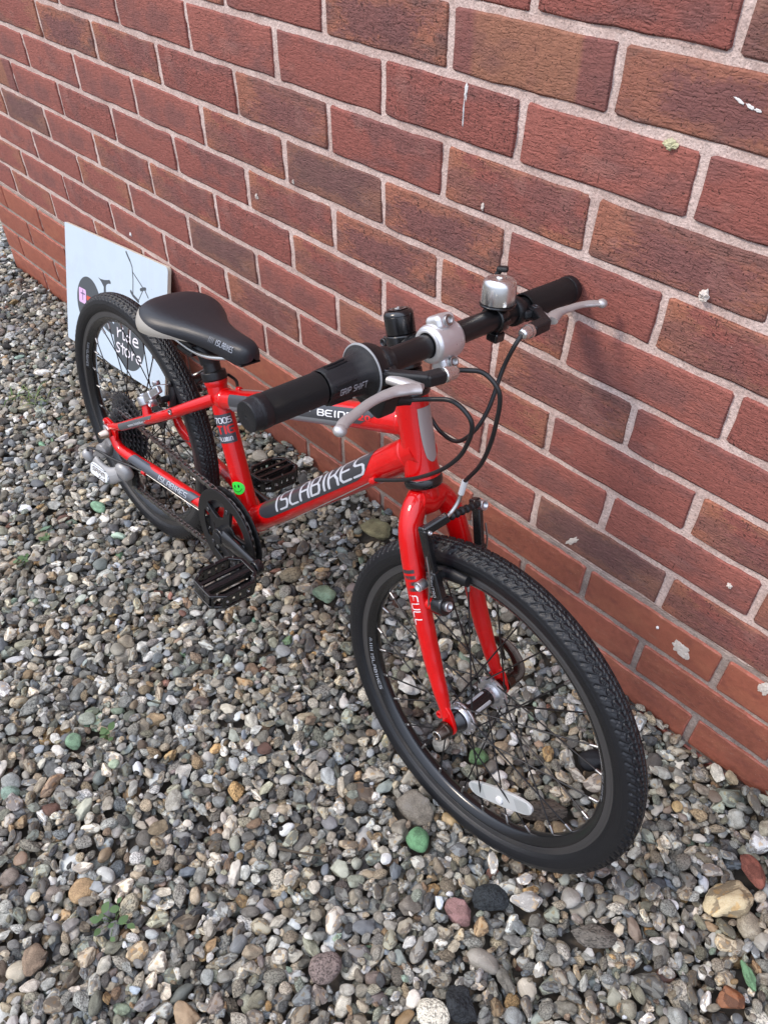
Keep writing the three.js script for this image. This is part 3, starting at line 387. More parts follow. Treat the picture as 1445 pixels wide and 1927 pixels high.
// print wrapped on a tube: from s0 to s1 along a->b, angles (degrees) a0..a1 measured from dir `zero` towards `up`
function wrap(a, b, r, s0, s1, zero, a0, a1, lift = 0.0004, rEnd = r) {
  const A = V(...a), B = V(...b), t = B.clone().sub(A), z = V(...zero), n = 24, m = 14, pos = [], uv = [], idx = []; const tn = t.clone().normalize(); z.addScaledVector(tn, -z.dot(tn)).normalize(); const u = z.clone().cross(tn).multiplyScalar(1);
  for (let i = 0; i <= n; i++) for (let j = 0; j <= m; j++) { const s = lerp(s0, s1, i / n), an = lerp(a0, a1, j / m) * Math.PI / 180, R = lerp(r, rEnd, s) + lift, c = A.clone().addScaledVector(t, s).addScaledVector(z, Math.cos(an) * R).addScaledVector(u, Math.sin(an) * R); pos.push(c.x, c.y, c.z); uv.push(i / n, j / m); }
  for (let i = 0; i < n; i++) for (let j = 0; j < m; j++) { const k = i * (m + 1) + j, l = k + m + 1; idx.push(k, l, k + 1, k + 1, l, l + 1); }
  const g = new THREE.BufferGeometry(); g.setAttribute('position', new THREE.Float32BufferAttribute(pos, 3)); g.setAttribute('uv', new THREE.Float32BufferAttribute(uv, 2)); g.setIndex(idx); g.computeVertexNormals(); return g;
}
// ---------------------------------------------------------------- wheels
const TYRE_R = 0.2222, TYRE_T = 0.0183;
let tyreCache; function tyreGeo() { if (tyreCache) return tyreCache;
  const n = 1440, m = 84, pos = [], uv = [], idx = [];
  for (let i = 0; i <= n; i++) for (let j = 0; j <= m; j++) {
    const th = i / n * 2 * Math.PI, a = lerp(-148, 148, j / m) * Math.PI / 180; // a = 0 at the crown
    const arc = th * 0.2424 * 1000, lat = a * TYRE_T * 1000, al = Math.abs(lat); let h = 0;
    if (al < 25) { // tread: arrow-shaped blocks, a wavy centre, short sipes on the shoulders
      const p = 2 * Math.PI * 242.4 / 110; const side = lat > 0 ? 0 : p / 2; const s = (((arc + side - al * 0.85) % p) + p) % p;
      const groove = s < 2.3 && al > 2.6 && al < 20 ? 1 : 0; const cen = Math.abs(al - 3.0 - 0.9 * Math.sin(arc / p * 4 * Math.PI)) < 0.9 ? 1 : 0; const s2 = (((arc + side + 4 - al * 0.85) % p) + p) % p; const sipe = s2 < 1.6 && al > 10 && al < 16 ? 0.7 : 0; const ring = Math.abs(al - 9.6 - 1.3 * Math.sin((arc + side) / p * 2 * Math.PI)) < 0.95 && s > 3 ? 1 : 0; const end = al > 19 && al < 22 && s > 4.5 && s < 7 ? -0.5 : 0;
      h = -0.0019 * Math.max(groove, cen, sipe, ring) - 0.0006 * end; h += 0.0003 * sst(25, 21, al);
    } else if (Math.abs(al - 27) < 0.6) h = 0.0004; else if (Math.abs(al - 38) < 0.7) h = 0.0003;
    const sq = 1 - 0.045 * Math.cos(a) ** 6; const rt = TYRE_T * sq + h, R = TYRE_R + Math.cos(a) * rt, z = Math.sin(a) * rt;
    pos.push(Math.cos(th) * R, Math.sin(th) * R, z); uv.push(th * 0.24 / 0.03, a * TYRE_T / 0.03);
  }
  for (let i = 0; i < n; i++) for (let j = 0; j < m; j++) { const k = i * (m + 1) + j, l = k + m + 1; idx.push(k, l, k + 1, k + 1, l, l + 1); }
  const g = new THREE.BufferGeometry(); g.setAttribute('position', new THREE.Float32BufferAttribute(pos, 3)); g.setAttribute('uv', new THREE.Float32BufferAttribute(uv, 2)); g.setIndex(idx); g.computeVertexNormals(); return tyreCache = g;
}
const ringZ = (prof, seg = 180) => { const g = new THREE.LatheGeometry(prof.map(q => new THREE.Vector2(q[0], q[1])), seg); g.rotateX(Math.PI / 2); return g; };
const rimText = canvasTex(512, 64, (c, w, h) => { c.fillStyle = '#8f949b'; for (let k = 0; k < 4; k++) c.fillRect(60 + k * 20, 12, 9, 40); c.font = 'bold 44px sans-serif'; c.strokeStyle = '#8f949b'; c.lineWidth = 4; c.beginPath(); c.arc(28, 22, 9, 0, 7); c.stroke(); c.beginPath(); c.arc(18, 40, 8, 0, 7); c.stroke(); c.beginPath(); c.arc(38, 40, 8, 0, 7); c.stroke(); letters(c, 'ISLABIKES', 154, 50, 26, 36, 12, 6, '#a4a8ae'); });
function bandDecal(r0, z0, r1, z1, a0, a1) { const n = 40, pos = [], uv = [], idx = []; for (let i = 0; i <= n; i++) for (let j = 0; j <= 1; j++) { const t = lerp(a0, a1, i / n) * Math.PI / 180, r = j ? r1 : r0, z = j ? z1 : z0; pos.push(Math.cos(t) * r, Math.sin(t) * r, z); uv.push(i / n, 1 - j); } for (let i = 0; i < n; i++) { const k = i * 2; idx.push(k, k + 2, k + 1, k + 1, k + 2, k + 3); } const g = new THREE.BufferGeometry(); g.setAttribute('position', new THREE.Float32BufferAttribute(pos, 3)); g.setAttribute('uv', new THREE.Float32BufferAttribute(uv, 2)); g.setIndex(idx); g.computeVertexNormals(); return g; }
function wheel(name, X, phase, dz, flR, flL, flr, textAngles) {
  const w = part(name); w.position.set(X, 0, dz);
  mesh('tyre', tyreGeo(1), rubber, w);
  mesh('rim', ringZ([[0.1995, -0.01185], [0.197, -0.0116], [0.1905, -0.0068], [0.1882, -0.004], [0.1876, 0], [0.1882, 0.004], [0.1905, 0.0068], [0.197, 0.0116], [0.1995, 0.01185], [0.2025, 0.010], [0.204, 0], [0.2025, -0.010], [0.1995, -0.01185]]), rimBlack, w);
  for (const s of [-1, 1]) mesh('brake_track', ringZ([[0.1996, s * 0.0116], [0.1998, s * 0.0121], [0.2052, s * 0.0121], [0.2055, s * 0.0116], [0.2061, s * 0.0116], [0.2064, s * 0.0121], [0.2096, s * 0.0120], [0.2102, s * 0.0112], [0.2085, s * 0.0096]]), trackM, w);
  for (const [a0, a1] of textAngles) mesh('rim_decal', bandDecal(0.1911, 0.0079, 0.1966, 0.01195, a0, a1), decalMat(rimText, 0.4), w);
  const nip = turn([[0, 0], [0.0016, 0], [0.0021, 0.002], [0.0021, 0.0115], [0.0012, 0.0125], [0, 0.0125]], [0, 0, 0], [0, 1, 0], 10);
  for (let k = 0; k < 28; k++) {
    const a = (phase + k * 360 / 28) * Math.PI / 180, s = k % 2 ? 1 : -1, zf = s > 0 ? flR : flL, lead = (k >> 1) % 2 ? 1 : -1, h = a + lead * 58 * Math.PI / 180;
    const rimP = [Math.cos(a) * 0.1885, Math.sin(a) * 0.1885, s * 0.001], hubP = [Math.cos(h) * (flr - 0.003), Math.sin(h) * (flr - 0.003), zf + (((k >> 1) % 2) ? 1 : -1) * 0.0018];
    mesh('spoke', sweep([hubP, rimP], 0.00105, { radial: 8, seg: 1 }), satinBlack, w);
    const d = V(...hubP).sub(V(...rimP)).normalize(); const q = nip.clone(); alongAxis(q, rimP, d.toArray()); mesh('spoke_nipple', q, steel, w);
  }
  return w;
}
{
  const Z = [0, 0, 1];
  const fw = wheel('front_wheel', WB, -9.5, 0, 0.031, -0.031, 0.0245, [[-172, -141], [8, 39]]);
  // front hub: flanges with spoke holes, a black barrel with pale pads, end caps
  for (const s of [-1, 1]) {
    const holes = []; for (let k = 0; k < 14; k++) { const a = k / 14 * 6.283; holes.push(circle(Math.cos(a) * 0.0213, Math.sin(a) * 0.0213, 0.0017, 10)); }
    mesh('hub_flange', [plate(circle(0, 0, 0.0245, 60), [...holes, circle(0, 0, 0.012, 30).reverse()], 0.0032, [0, 0, s * 0.031], [1, 0, 0], [0, 1, 0]), turn([[0.0118, -0.010], [0.0122, -0.004], [0.0165, 0], [0.0165, 0.0045], [0.0125, 0.0045]], [0, 0, s * 0.031], [0, 0, s])], alu, fw);
    mesh('hub_cap', turn([[0.0155, 0], [0.0155, 0.004], [0.013, 0.008], [0.0105, 0.012], [0.0105, 0.0145], [0, 0.0145]], [0, 0, s * 0.0345], [0, 0, s]), black, fw);
  }
  mesh('hub_barrel', cyl([0, 0, 0], Z, 0.0112, 0.044), black, fw);
  for (let k = 0; k < 4; k++) { const a = k * Math.PI / 2 + 0.5; mesh('hub_pad', (() => { const g = new THREE.CapsuleGeometry(0.0028, 0.026, 4, 10); g.scale(1, 1, 0.35); g.rotateX(Math.PI / 2); const q = new THREE.Quaternion().setFromAxisAngle(V(0, 0, 1), a - Math.PI / 2 + Math.PI); g.rotateZ(0); g.translate(0, 0.0109, 0); g.applyQuaternion(new THREE.Quaternion().setFromAxisAngle(V(0, 0, 1), a)); return g; })(), greyPlastic, fw); }
  mesh('axle_nut', turn([[0, 0], [0.0095, 0], [0.0108, 0.002], [0.0108, 0.006], [0.0100, 0.0065], [0.0098, 0.009], [0.0075, 0.0185], [0.0066, 0.0195], [0.0056, 0.0195], [0.005, 0.017], [0, 0.017]], [0, 0, 0.056], Z), smokeM, fw);
  mesh('nut_ring', turn([[0.0056, 0], [0.0072, 0], [0.0072, 0.001], [0.0056, 0.001]], [0, 0, 0.0752], Z), chrome, fw);
  // quick-release lever on the wall side
  mesh('quick_release', [cyl([0, 0, -0.062], Z, 0.0105, 0.012), sweep([[0, 0, -0.066], [0.005, 0.014, -0.076], [-0.008, 0.032, -0.079], [-0.028, 0.0415, -0.077], [-0.047, 0.040, -0.070]], [0.009, 0.0088, 0.008, 0.007, 0.005], { fa: 0.38, side: [0, 0, 1] })], smokeM, fw);
  // white spoke reflector
  const refTex = canvasTex(512, 128, (c, w, h) => { c.fillStyle = '#dcdedd'; c.fillRect(0, 0, w, h); for (let i = 0; i < w; i += 7) for (let j = 18; j < h - 18; j += 7) { c.fillStyle = (i / 7 + j / 7) % 2 ? '#eef0f0' : '#c3c7c8'; c.fillRect(i, j, 6, 6); } c.fillStyle = '#aeb4b6'; for (const x of [40, 380]) for (let k = 0; k < 14; k++) c.fillRect(x + k * 7, 30, 3, 68); });
  const A = -57.5 * Math.PI / 180, rr = 0.137, C = [Math.cos(A) * rr, Math.sin(A) * rr, 0.0075], tx = [-Math.sin(A), Math.cos(A), 0], ty = [Math.cos(A), Math.sin(A), 0];
  const o = smoothOutline([[-0.057, 0.003], [-0.050, 0.011], [0, 0.0175], [0.050, 0.011], [0.057, 0.003], [0.050, -0.010], [0.018, -0.0145], [-0.018, -0.0145], [-0.050, -0.010]], 48).map(([x, y]) => [x, -y * 0.9]);
  const rg = plate(o, [], 0.0045, C, tx, ty, 0.001); { const p = rg.attributes.position, u = rg.attributes.uv; for (let i = 0; i < p.count; i++) { const d = V(p.getX(i) - C[0], p.getY(i) - C[1], 0); u.setXY(i, 0.5 + d.dot(V(...tx)) / 0.118, 0.5 + d.dot(V(...ty)) / 0.036); } }
  mesh('spoke_reflector', rg, PM(lin(0.62, 0.63, 0.63), 0.22, 0, { map: refTex, clearcoat: 1, clearcoatRoughness: 0.1 }), fw);
  mesh('reflector_clip', cyl([C[0] + ty[0] * 0.002, C[1] + ty[1] * 0.002, 0.0105], Z, 0.0055, 0.004), whiteish, fw);

  const rw = wheel('rear_wheel', 0, 3, 0, 0.022, -0.034, 0.0245, [[150, 172], [-30, -8]]);
  for (const s of [0.022, -0.034]) mesh('hub_flange', [cyl([0, 0, s], Z, 0.0245, 0.0032, 40)], darkSteel, rw);
  mesh('hub_barrel', cyl([0, 0, -0.006], Z, 0.013, 0.056), black, rw);
  mesh('axle_nut', turn([[0, 0], [0.0098, 0], [0.0098, 0.006], [0.0085, 0.008], [0.0062, 0.020], [0, 0.020]], [0, 0, 0.068], Z), PM(lin(0.55, 0.42, 0.34), 0.28, 1), rw);
  // seven-speed cassette
  for (let k = 0; k < 7; k++) { const nT = [32, 28, 24, 21, 18, 15, 12][k], r = nT * 0.0127 / 6.2832, o = []; for (let i = 0; i < nT; i++) { const a = i / nT * 6.2832, st = 6.2832 / nT; for (const [f, rr2] of [[0, r - 0.0032], [0.22, r - 0.0030], [0.40, r + 0.0030], [0.60, r + 0.0030], [0.78, r - 0.0030]]) o.push([Math.cos(a + f * st) * rr2, Math.sin(a + f * st) * rr2]); }
    const holes = k < 4 ? Array.from({ length: 6 }, (_, i) => circle(Math.cos(i * 1.0472) * r * 0.68, Math.sin(i * 1.0472) * r * 0.68, r * 0.17, 12)) : []; mesh('sprocket', plate(o, holes, 0.0017, [0, 0, 0.0265 + k * 0.0048], [1, 0, 0], [0, 1, 0], 0.0002), darkSteel, rw); }
}
// ---------------------------------------------------------------- frame, fork, contact parts
const HTd = V(-0.3562, 0.9344, 0), HTb = [0.6995, 0.2835, 0], axisAt = t => [HTb[0] + HTd.x * t, HTb[1] + HTd.y * t, 0], HD = HTd.toArray(), FWD = [0.9344, 0.3562, 0];
const BB = [0.350, -0.018, 0];
{
  const ST0 = [0.349, -0.014, 0], ST1 = [0.2615, 0.203, 0], TT0 = [0.272, 0.180, 0], TT1 = [0.681, 0.345, 0], DT0 = [0.356, -0.010, 0], DT1 = [0.694, 0.318, 0];
  const geos = [
    sweep([ST0, ST1], 0.0163, { radial: 28 }), sweep([TT0, [0.4, 0.2325, 0], [0.56, 0.297, 0], TT1], [0.0165, 0.0175, 0.018, 0.0178], { radial: 28, fa: 1.0, fb: 0.94 }), sweep([DT0, DT1], 0.0208, { radial: 32 }), sweep([axisAt(-0.002), axisAt(0.098)], [0.0216, 0.0198, 0.0196, 0.0198, 0.0206], { radial: 36 }),
    cyl(BB, [0, 0, 1], 0.0205, 0.068, 36), turn([[0.0163, -0.004], [0.0182, 0], [0.0182, 0.006], [0.0165, 0.007]], ST1, [ST1[0] - ST0[0], ST1[1] - ST0[1], 0])];
  const weld = (p, d, r) => turn([[r - 0.0006, -0.003], [r + 0.0009, -0.0012], [r + 0.0011, 0.0005], [r - 0.0006, 0.003]], p, d, 40);
  geos.push(weld([0.2905, 0.1875, 0], [0.927, 0.374, 0], 0.0166), weld([0.6625, 0.3375, 0], [0.927, 0.374, 0], 0.0172), weld([0.372, 0.0056, 0], [0.718, 0.696, 0], 0.0208), weld([0.678, 0.3025, 0], [0.718, 0.696, 0], 0.0208));
  for (const s of [-1, 1]) {
    geos.push(sweep([[0.272, 0.183, s * 0.010], [0.235, 0.158, s * 0.026], [0.172, 0.115, s * 0.044], [0.1, 0.070, s * 0.054], [0.03, 0.026, s * 0.062], [0.004, 0.014, s * 0.064]], [0.0098, 0.0095, 0.009, 0.0088, 0.0086, 0.007], { seg: 48 }));
    geos.push(sweep([[0.335, -0.018, s * 0.022], [0.30, -0.0155, s * 0.033], [0.24, -0.016, s * 0.040], [0.14, -0.020, s * 0.050], [0.06, -0.026, s * 0.058], [0.022, -0.022, s * 0.0635], [0.006, -0.006, s * 0.0645]], [0.0115, 0.0112, 0.0108, 0.0104, 0.0105, 0.0105, 0.0085], { seg: 56 }));
    geos.push(plate(smoothOutline([[-0.014, 0.012], [-0.022, 0.016], [-0.014, 0.024], [0.008, 0.024], [0.022, 0.014], [0.02, -0.006], [0.012, -0.022], [0.0, -0.017], [-0.009, -0.008]]), [circle(-0.001, 0.0, 0.005, 16)], 0.006, [0, 0, s * 0.0645], [1, 0, 0], [0, 1, 0]));
    geos.push(cyl([-0.013, 0.017, s * 0.066], [0, 0, 1], 0.005, 0.009), sweep([[0.121, 0.088, s * 0.049], [0.112, 0.106, s * 0.046]], [0.0085, 0.0075]));   // eyelet, brake boss
  }
  geos.push(sweep([[0.225, 0.150, -0.028], [0.225, 0.150, 0.028]], 0.007), sweep([[0.298, -0.016, -0.032], [0.298, -0.016, 0.032]], 0.007));
  for (const [p, d] of [[[0.642, 0.250, 0.0225], [0.72, 0.69, 0]]]) geos.push(cyl(p, d, 0.0046, 0.010), box(p, [0.008, 0.006, 0.008]));
  geos.push(cyl([0.104, -0.0335, 0.0605], [0.98, 0.1, -0.1], 0.0046, 0.010), box([0.104, -0.0295, 0.059], [0.009, 0.008, 0.007]));
  geos.push(cyl([0.315, 0.2145, -0.006], [0.927, 0.374, 0], 0.0042, 0.010), box([0.315, 0.211, -0.006], [0.008, 0.008, 0.006]), cyl([0.60, 0.333, -0.008], [0.927, 0.374, 0], 0.0042, 0.010));
  const frame = mesh('frame', geos, red);
  // prints on the frame
  const dark = '#34363b', pale = '#c3c7cd';
  const dtT = canvasTex(1024, 256, (c, w, h) => { c.fillStyle = dark; c.beginPath(); c.moveTo(110, 4); c.lineTo(w - 8, 4); c.quadraticCurveTo(w - 20, h - 30, w - 150, h - 4); c.lineTo(110, h - 4); c.quadraticCurveTo(4, h - 10, 4, h / 2); c.quadraticCurveTo(4, 10, 110, 4); c.fill(); letters(c, 'ISLABIKES', 178, 216, 72, 176, 27, 19, '#b7bbc2', 0.06); });
  mesh('tube_decal', wrap(DT0, DT1, 0.0208, 0.135, 0.845, [0, 0, 1], -16, 86), decalMat(dtT, 0.3), frame, 'dark grey panel with tall white lettering on the down tube');
  const ttT = canvasTex(1024, 256, (c, w, h) => { c.fillStyle = '#3a3c41'; c.beginPath(); c.moveTo(0, 40); c.lineTo(w - 20, 40); c.lineTo(w - 150, h - 90); c.lineTo(0, h - 90); c.fill(); c.fillStyle = '#7d8084'; c.fillRect(0, h - 90, w - 230, 70); c.fillStyle = '#e7e9ec'; for (let k = 0; k < 5; k++) c.fillRect(300 + k * 62, 92, 46, 18); letters(c, 'BEINN', 640, 132, 34, 50, 14, 9, '#eceef0'); c.fillStyle = '#d41414'; c.font = 'bold 64px sans-serif'; c.fillText('20', 868, 132); });
  mesh('tube_decal', wrap(TT0, TT1, 0.0178, 0.12, 0.93, [0, 0, 1], -52, 66, 0.0008), decalMat(ttT, 0.3), frame, 'grey and silver panel with white lettering on the top tube');
  const stT = canvasTex(128, 224, (c, w, h) => { c.fillStyle = '#3c3d45'; c.fillRect(0, 0, w, h); c.save(); letters(c, '7005', 10, 66, 22, 40, 7, 6, '#d7dae0'); letters(c, 'TIG', 14, 146, 36, 56, 12, 13, '#d01a1a'); letters(c, 'ALUMIN', 6, 206, 12, 30, 6, 4.5, '#cfd2d8'); c.restore(); });
  { const g = wrap(ST0, ST1, 0.0163, 0.60, 0.80, [0.95, 0, 1], -58, 58); const u = g.attributes.uv; for (let i = 0; i < u.count; i++) { const a = u.getX(i), b = u.getY(i); u.setXY(i, 1 - b, a); } mesh('tube_decal', g, decalMat(stT, 0.35), frame, 'dark square label with red letters on the seat tube'); }
  const smT = canvasTex(128, 128, (c, w) => { c.fillStyle = '#3fe84a'; c.beginPath(); c.arc(64, 64, 62, 0, 7); c.fill(); c.fillStyle = '#0c2410'; c.beginPath(); c.ellipse(46, 46, 7, 15, 0, 0, 7); c.fill(); c.beginPath(); c.ellipse(80, 46, 7, 15, 0, 0, 7); c.fill(); c.strokeStyle = '#0c2410'; c.lineWidth = 5; c.beginPath(); c.arc(63, 58, 40, 0.35, Math.PI - 0.35); c.stroke(); });
  { const g = wrap(ST0, ST1, 0.0163, 0.225, 0.325, [0.55, 0, 1], -44, 44, 0.0006); const u = g.attributes.uv; for (let i = 0; i < u.count; i++) { const a = u.getX(i), b = u.getY(i); u.setXY(i, 1 - b, a); } mesh('smiley_sticker', g, decalMat(smT, 0.5), frame, 'round bright green smiling face sticker'); }
  const htT = canvasTex(128, 256, (c, w, h) => { c.fillStyle = '#9c9290'; c.beginPath(); c.moveTo(20, 6); c.lineTo(108, 6); c.quadraticCurveTo(114, 150, 96, 220); c.quadraticCurveTo(64, 270, 32, 220); c.quadraticCurveTo(14, 150, 20, 6); c.fill(); });
  { const g = wrap(axisAt(0), axisAt(0.1), 0.0198, 0.16, 0.86, FWD, -52, 44, 0.0006); const u = g.attributes.uv; for (let i = 0; i < u.count; i++) { const a = u.getX(i), b = u.getY(i); u.setXY(i, 1 - b, a); } mesh('head_badge', g, decalMat(htT, 0.4), frame, 'pale grey tapered badge on the head tube'); }
  const csT = canvasTex(512, 96, (c, w, h) => { c.fillStyle = '#4b4f57'; c.beginPath(); c.moveTo(40, 2); c.lineTo(w - 10, 2); c.lineTo(w - 60, h - 2); c.lineTo(4, h - 2); c.fill(); letters(c, 'ISLABIKES', 240, 66, 18, 34, 7, 5, '#a8adb4'); });
  mesh('stay_decal', wrap([0.055, -0.0258, 0.0585], [0.262, -0.0155, 0.0388], 0.01065, 0, 1, [0, 0.25, 1], -50, 78, 0.0006, 0.0108), decalMat(csT, 0.25), frame);
  const ssT = canvasTex(512, 96, (c, w, h) => { c.fillStyle = '#53565a'; c.beginPath(); c.moveTo(4, 2); c.lineTo(w - 4, 2); c.lineTo(w - 40, h - 2); c.lineTo(4, h - 2); c.fill(); c.fillStyle = '#c8ccd2'; c.font = 'bold 34px sans-serif'; c.fillText('www.islabikes.co.uk', 150, 56); });
  mesh('stay_decal', wrap([0.042, 0.0335, 0.0605], [0.148, 0.1005, 0.0475], 0.0087, 0, 1, [0, 0, 1], -70, 40, 0.0008), decalMat(ssT, 0.3), frame);
  boltHead([0.196, 0.1335, 0.049], [0.2, -0.1, 1], 0.0045, 0.004, steel, frame, 'boss_bolt');
  boltHead([-0.013, 0.017, 0.0712], [0, 0, 1], 0.003, 0.002, steel, frame, 'boss_bolt');
  mesh('derailleur_hanger', plate(smoothOutline([[-0.016, 0.008], [-0.006, 0.012], [0.006, 0.008], [0.010, -0.006], [0.006, -0.024], [-0.002, -0.030], [-0.010, -0.024], [-0.012, -0.006]]), [circle(-0.001, 0, 0.005, 16)], 0.004, [-0.001, 0, 0.0697], [1, 0, 0], [0, 1, 0]), alloy, frame);

  // fork
  const fg = [sweep([axisAt(-0.006), axisAt(-0.028)], [0.0175, 0.0168, 0.0172], { radial: 32 }), sweep([[0.7095, 0.258, -0.018], [0.7125, 0.252, 0], [0.7095, 0.258, 0.018]], 0.0165, { radial: 28, seg: 20 })];
  for (const s of [-1, 1]) {
    fg.push(sweep([[0.7085, 0.262, s * 0.004], [0.7125, 0.253, s * 0.021], [0.722, 0.233, s * 0.0345], [0.744, 0.186, s * 0.0425], [0.770, 0.135, s * 0.0455], [0.80, 0.076, s * 0.0475], [0.832, 0.022, s * 0.0495], [0.838, 0.012, s * 0.050]], [0.0148, 0.0146, 0.0138, 0.0126, 0.0118, 0.0113, 0.0098, 0.007], { seg: 72, radial: 28 }));
    fg.push(plate(smoothOutline([[-0.016, 0.028], [-0.004, 0.024], [0.006, 0.010], [0.0105, -0.004], [0.004, -0.0115], [-0.006, -0.009], [-0.012, 0.004]]), [circle(0, 0, 0.004, 14)], 0.0058, [WB, 0, s * 0.0515], [1, 0, 0], [0, 1, 0], 0.0012));
    fg.push(plate(circle(0, 0, 0.0052, 24), [circle(0, 0, 0.0024, 14)], 0.005, [WB - 0.018, 0.006, s * 0.052], [1, 0, 0], [0, 1, 0]));
    fg.push(sweep([[0.766, 0.150, s * 0.042], [0.786, 0.1595, s * 0.040]], [0.008, 0.0072], { radial: 18 }));
  }
  const fork = mesh('fork', fg, red);
  const fkT = canvasTex(512, 128, (c, w, h) => { c.save(); c.translate(w, 0); c.scale(-1, 1); c.restore(); c.fillStyle = '#3a3336'; for (let k = 0; k < 4; k++) c.fillRect(16 + k * 40, 26, 24, 74); letters(c, 'FULL', 190, 84, 38, 46, 16, 8, '#e9e2e2'); letters(c, 'CRO-MOLY', 190, 118, 17, 24, 8, 4, '#d86a6a'); });
  mesh('fork_decal', (() => { const g = wrap([0.7415, 0.191, 0.0425], [0.776, 0.123, 0.0458], 0.0128, -0.05, 1.25, [0.25, 0, 1], -62, 62, 0.0006, 0.0119); const u = g.attributes.uv; return g; })(), decalMat(fkT, 0.35), fork, 'four grey bars and white lettering on the right fork leg');
  // headset and stem
  mesh('headset_cup', [turn([[0.0195, -0.001], [0.0222, 0], [0.0232, 0.004], [0.0232, 0.009], [0.0215, 0.0115], [0.0195, 0.0118]], axisAt(-0.0118), HD, 44)], black);
  mesh('headset_cup', [turn([[0.0195, 0], [0.0222, 0.001], [0.0232, 0.004], [0.0220, 0.009], [0.018, 0.0125], [0.0165, 0.0125]], axisAt(0.0965), HD, 44)], black);
  mesh('spacer', [cyl(axisAt(0.1135), HD, 0.0172, 0.009), cyl(axisAt(0.1225), HD, 0.0172, 0.009)], satinBlack);
  const stem = part('stem'), c0 = axisAt(0.1475), bc = [0.7005, 0.4557, 0.006];
  mesh('stem_body', [cyl(c0, HD, 0.0182, 0.038, 36, 0.002), sweep([c0, [0.668, 0.4345, 0.002], [0.692, 0.4505, 0.005]], [0.0165, 0.0145, 0.0165], { radial: 24, fa: 1.05 }), box([c0[0] - 0.018, c0[1] - 0.006, 0], [0.012, 0.032, 0.015], [0, 0, 0.36], 0.003)], black, stem);
  const fd = V(0.86, 0.5, 0).normalize().toArray();
  mesh('stem_clamp', [turn([[0.0133, -0.0185], [0.0158, -0.0192], [0.0172, -0.017], [0.0178, 0], [0.0172, 0.017], [0.0158, 0.0192], [0.0133, 0.0185]], bc, [0, 0, 1], 40)], alloy, stem);
  mesh('stem_faceplate', [turn([[0.0150, -0.0185], [0.0184, -0.0185], [0.0205, -0.014], [0.0212, 0], [0.0205, 0.014], [0.0184, 0.0185], [0.0150, 0.0185]], [bc[0] + 0.0012, bc[1] + 0.0006, bc[2]], [0, 0, 1], 40), box([bc[0] - 0.002, bc[1] + 0.0205, bc[2]], [0.022, 0.017, 0.026], [0, 0, 0.5], 0.006), box([bc[0] + 0.0125, bc[1] - 0.0185, bc[2]], [0.020, 0.016, 0.026], [0, 0, 0.5], 0.006)], alloy, stem);
  boltHead([bc[0] + 0.0095, bc[1] + 0.0275, bc[2]], fd, 0.0060, 0.009, steel, stem); boltHead([bc[0] + 0.0245, bc[1] - 0.0125, bc[2]], fd, 0.0060, 0.009, steel, stem);
  for (const t of [-0.010, 0.010]) boltHead([c0[0] - 0.0185 + HTd.x * t, c0[1] - 0.006 + HTd.y * t, 0.0125], [0, 0, 1], 0.0046, 0.009, darkSteel, stem);
  const capT = canvasTex(128, 128, (c, w) => { c.fillStyle = '#0c0c0d'; c.fillRect(0, 0, w, w); c.fillStyle = '#b9bcc2'; c.font = 'bold 22px sans-serif'; for (let k = 0; k < 16; k++) { c.save(); c.translate(64, 64); c.rotate(k * 0.39); c.fillRect(-3, -48, 5 + (k % 3) * 2, 8); c.restore(); } });
  mesh('top_cap', [cyl(axisAt(0.1765), HD, 0.0166, 0.0195), turn([[0.0166, 0], [0.0166, 0.002], [0.0145, 0.0052], [0.010, 0.0066], [0.0045, 0.0068], [0.004, 0.0052], [0, 0.0052]], axisAt(0.1863), HD)], black, stem);
  mesh('cap_print', (() => { const g = new THREE.RingGeometry(0.0048, 0.0118, 40); g.rotateX(-Math.PI / 2); return alongAxis(g, axisAt(0.1933), HD); })(), decalMat(capT, 0.4), stem);
  boltHead(axisAt(0.1945), HD, 0.0042, 0.004, steel, stem);
  // handlebar
  const BR = [0.7022, 0.4492, 0.247], BL = [0.6975, 0.4618, -0.227], bd = V(BR[0] - BL[0], BR[1] - BL[1], BR[2] - BL[2]), bl = bd.length(); bd.normalize(); const BD = bd.toArray(), bz = z => { const t = (z - BL[2]) / (BR[2] - BL[2]); return [lerp(BL[0], BR[0], t), lerp(BL[1], BR[1], t), z]; };
  mesh('handlebar', sweep([bz(-0.222), bz(0.242)], 0.0122, { radial: 28, seg: 20 }), satinBlack);
  const knurl = dataTex(256, 256, (i, j) => { const v = 0.5 + 0.5 * Math.sin((i + j) / 256 * 2 * Math.PI * 16) * Math.sin((i - j) / 256 * 2 * Math.PI * 16); return [v, v, v]; }); const gripM = PM(lin(0.007, 0.0075, 0.009), 0.5, 0, {  bumpMap: knurl, bumpScale: 0.0012 });
  const gripUV = g => { const u = g.attributes.uv; for (let i = 0; i < u.count; i++) u.setXY(i, u.getX(i) * 6, u.getY(i) * 5); return g; };
  const gr = part('grip'); mesh('grip_sleeve', gripUV(turn([[0.0146, 0], [0.0158, 0.001], [0.0155, 0.05], [0.0151, 0.070], [0.0142, 0.0715]], bz(0.166), BD, 40)), gripM, gr); mesh('grip_end', turn([[0.0142, -0.010], [0.0158, -0.009], [0.0160, -0.002], [0.0158, 0.0005], [0.0149, 0.0012], [0.0144, 0.0085], [0.0136, 0.0098], [0.0014, 0.0100], [0.0012, 0.008], [0, 0.008]], bz(0.2375), BD, 40), rubber, gr);
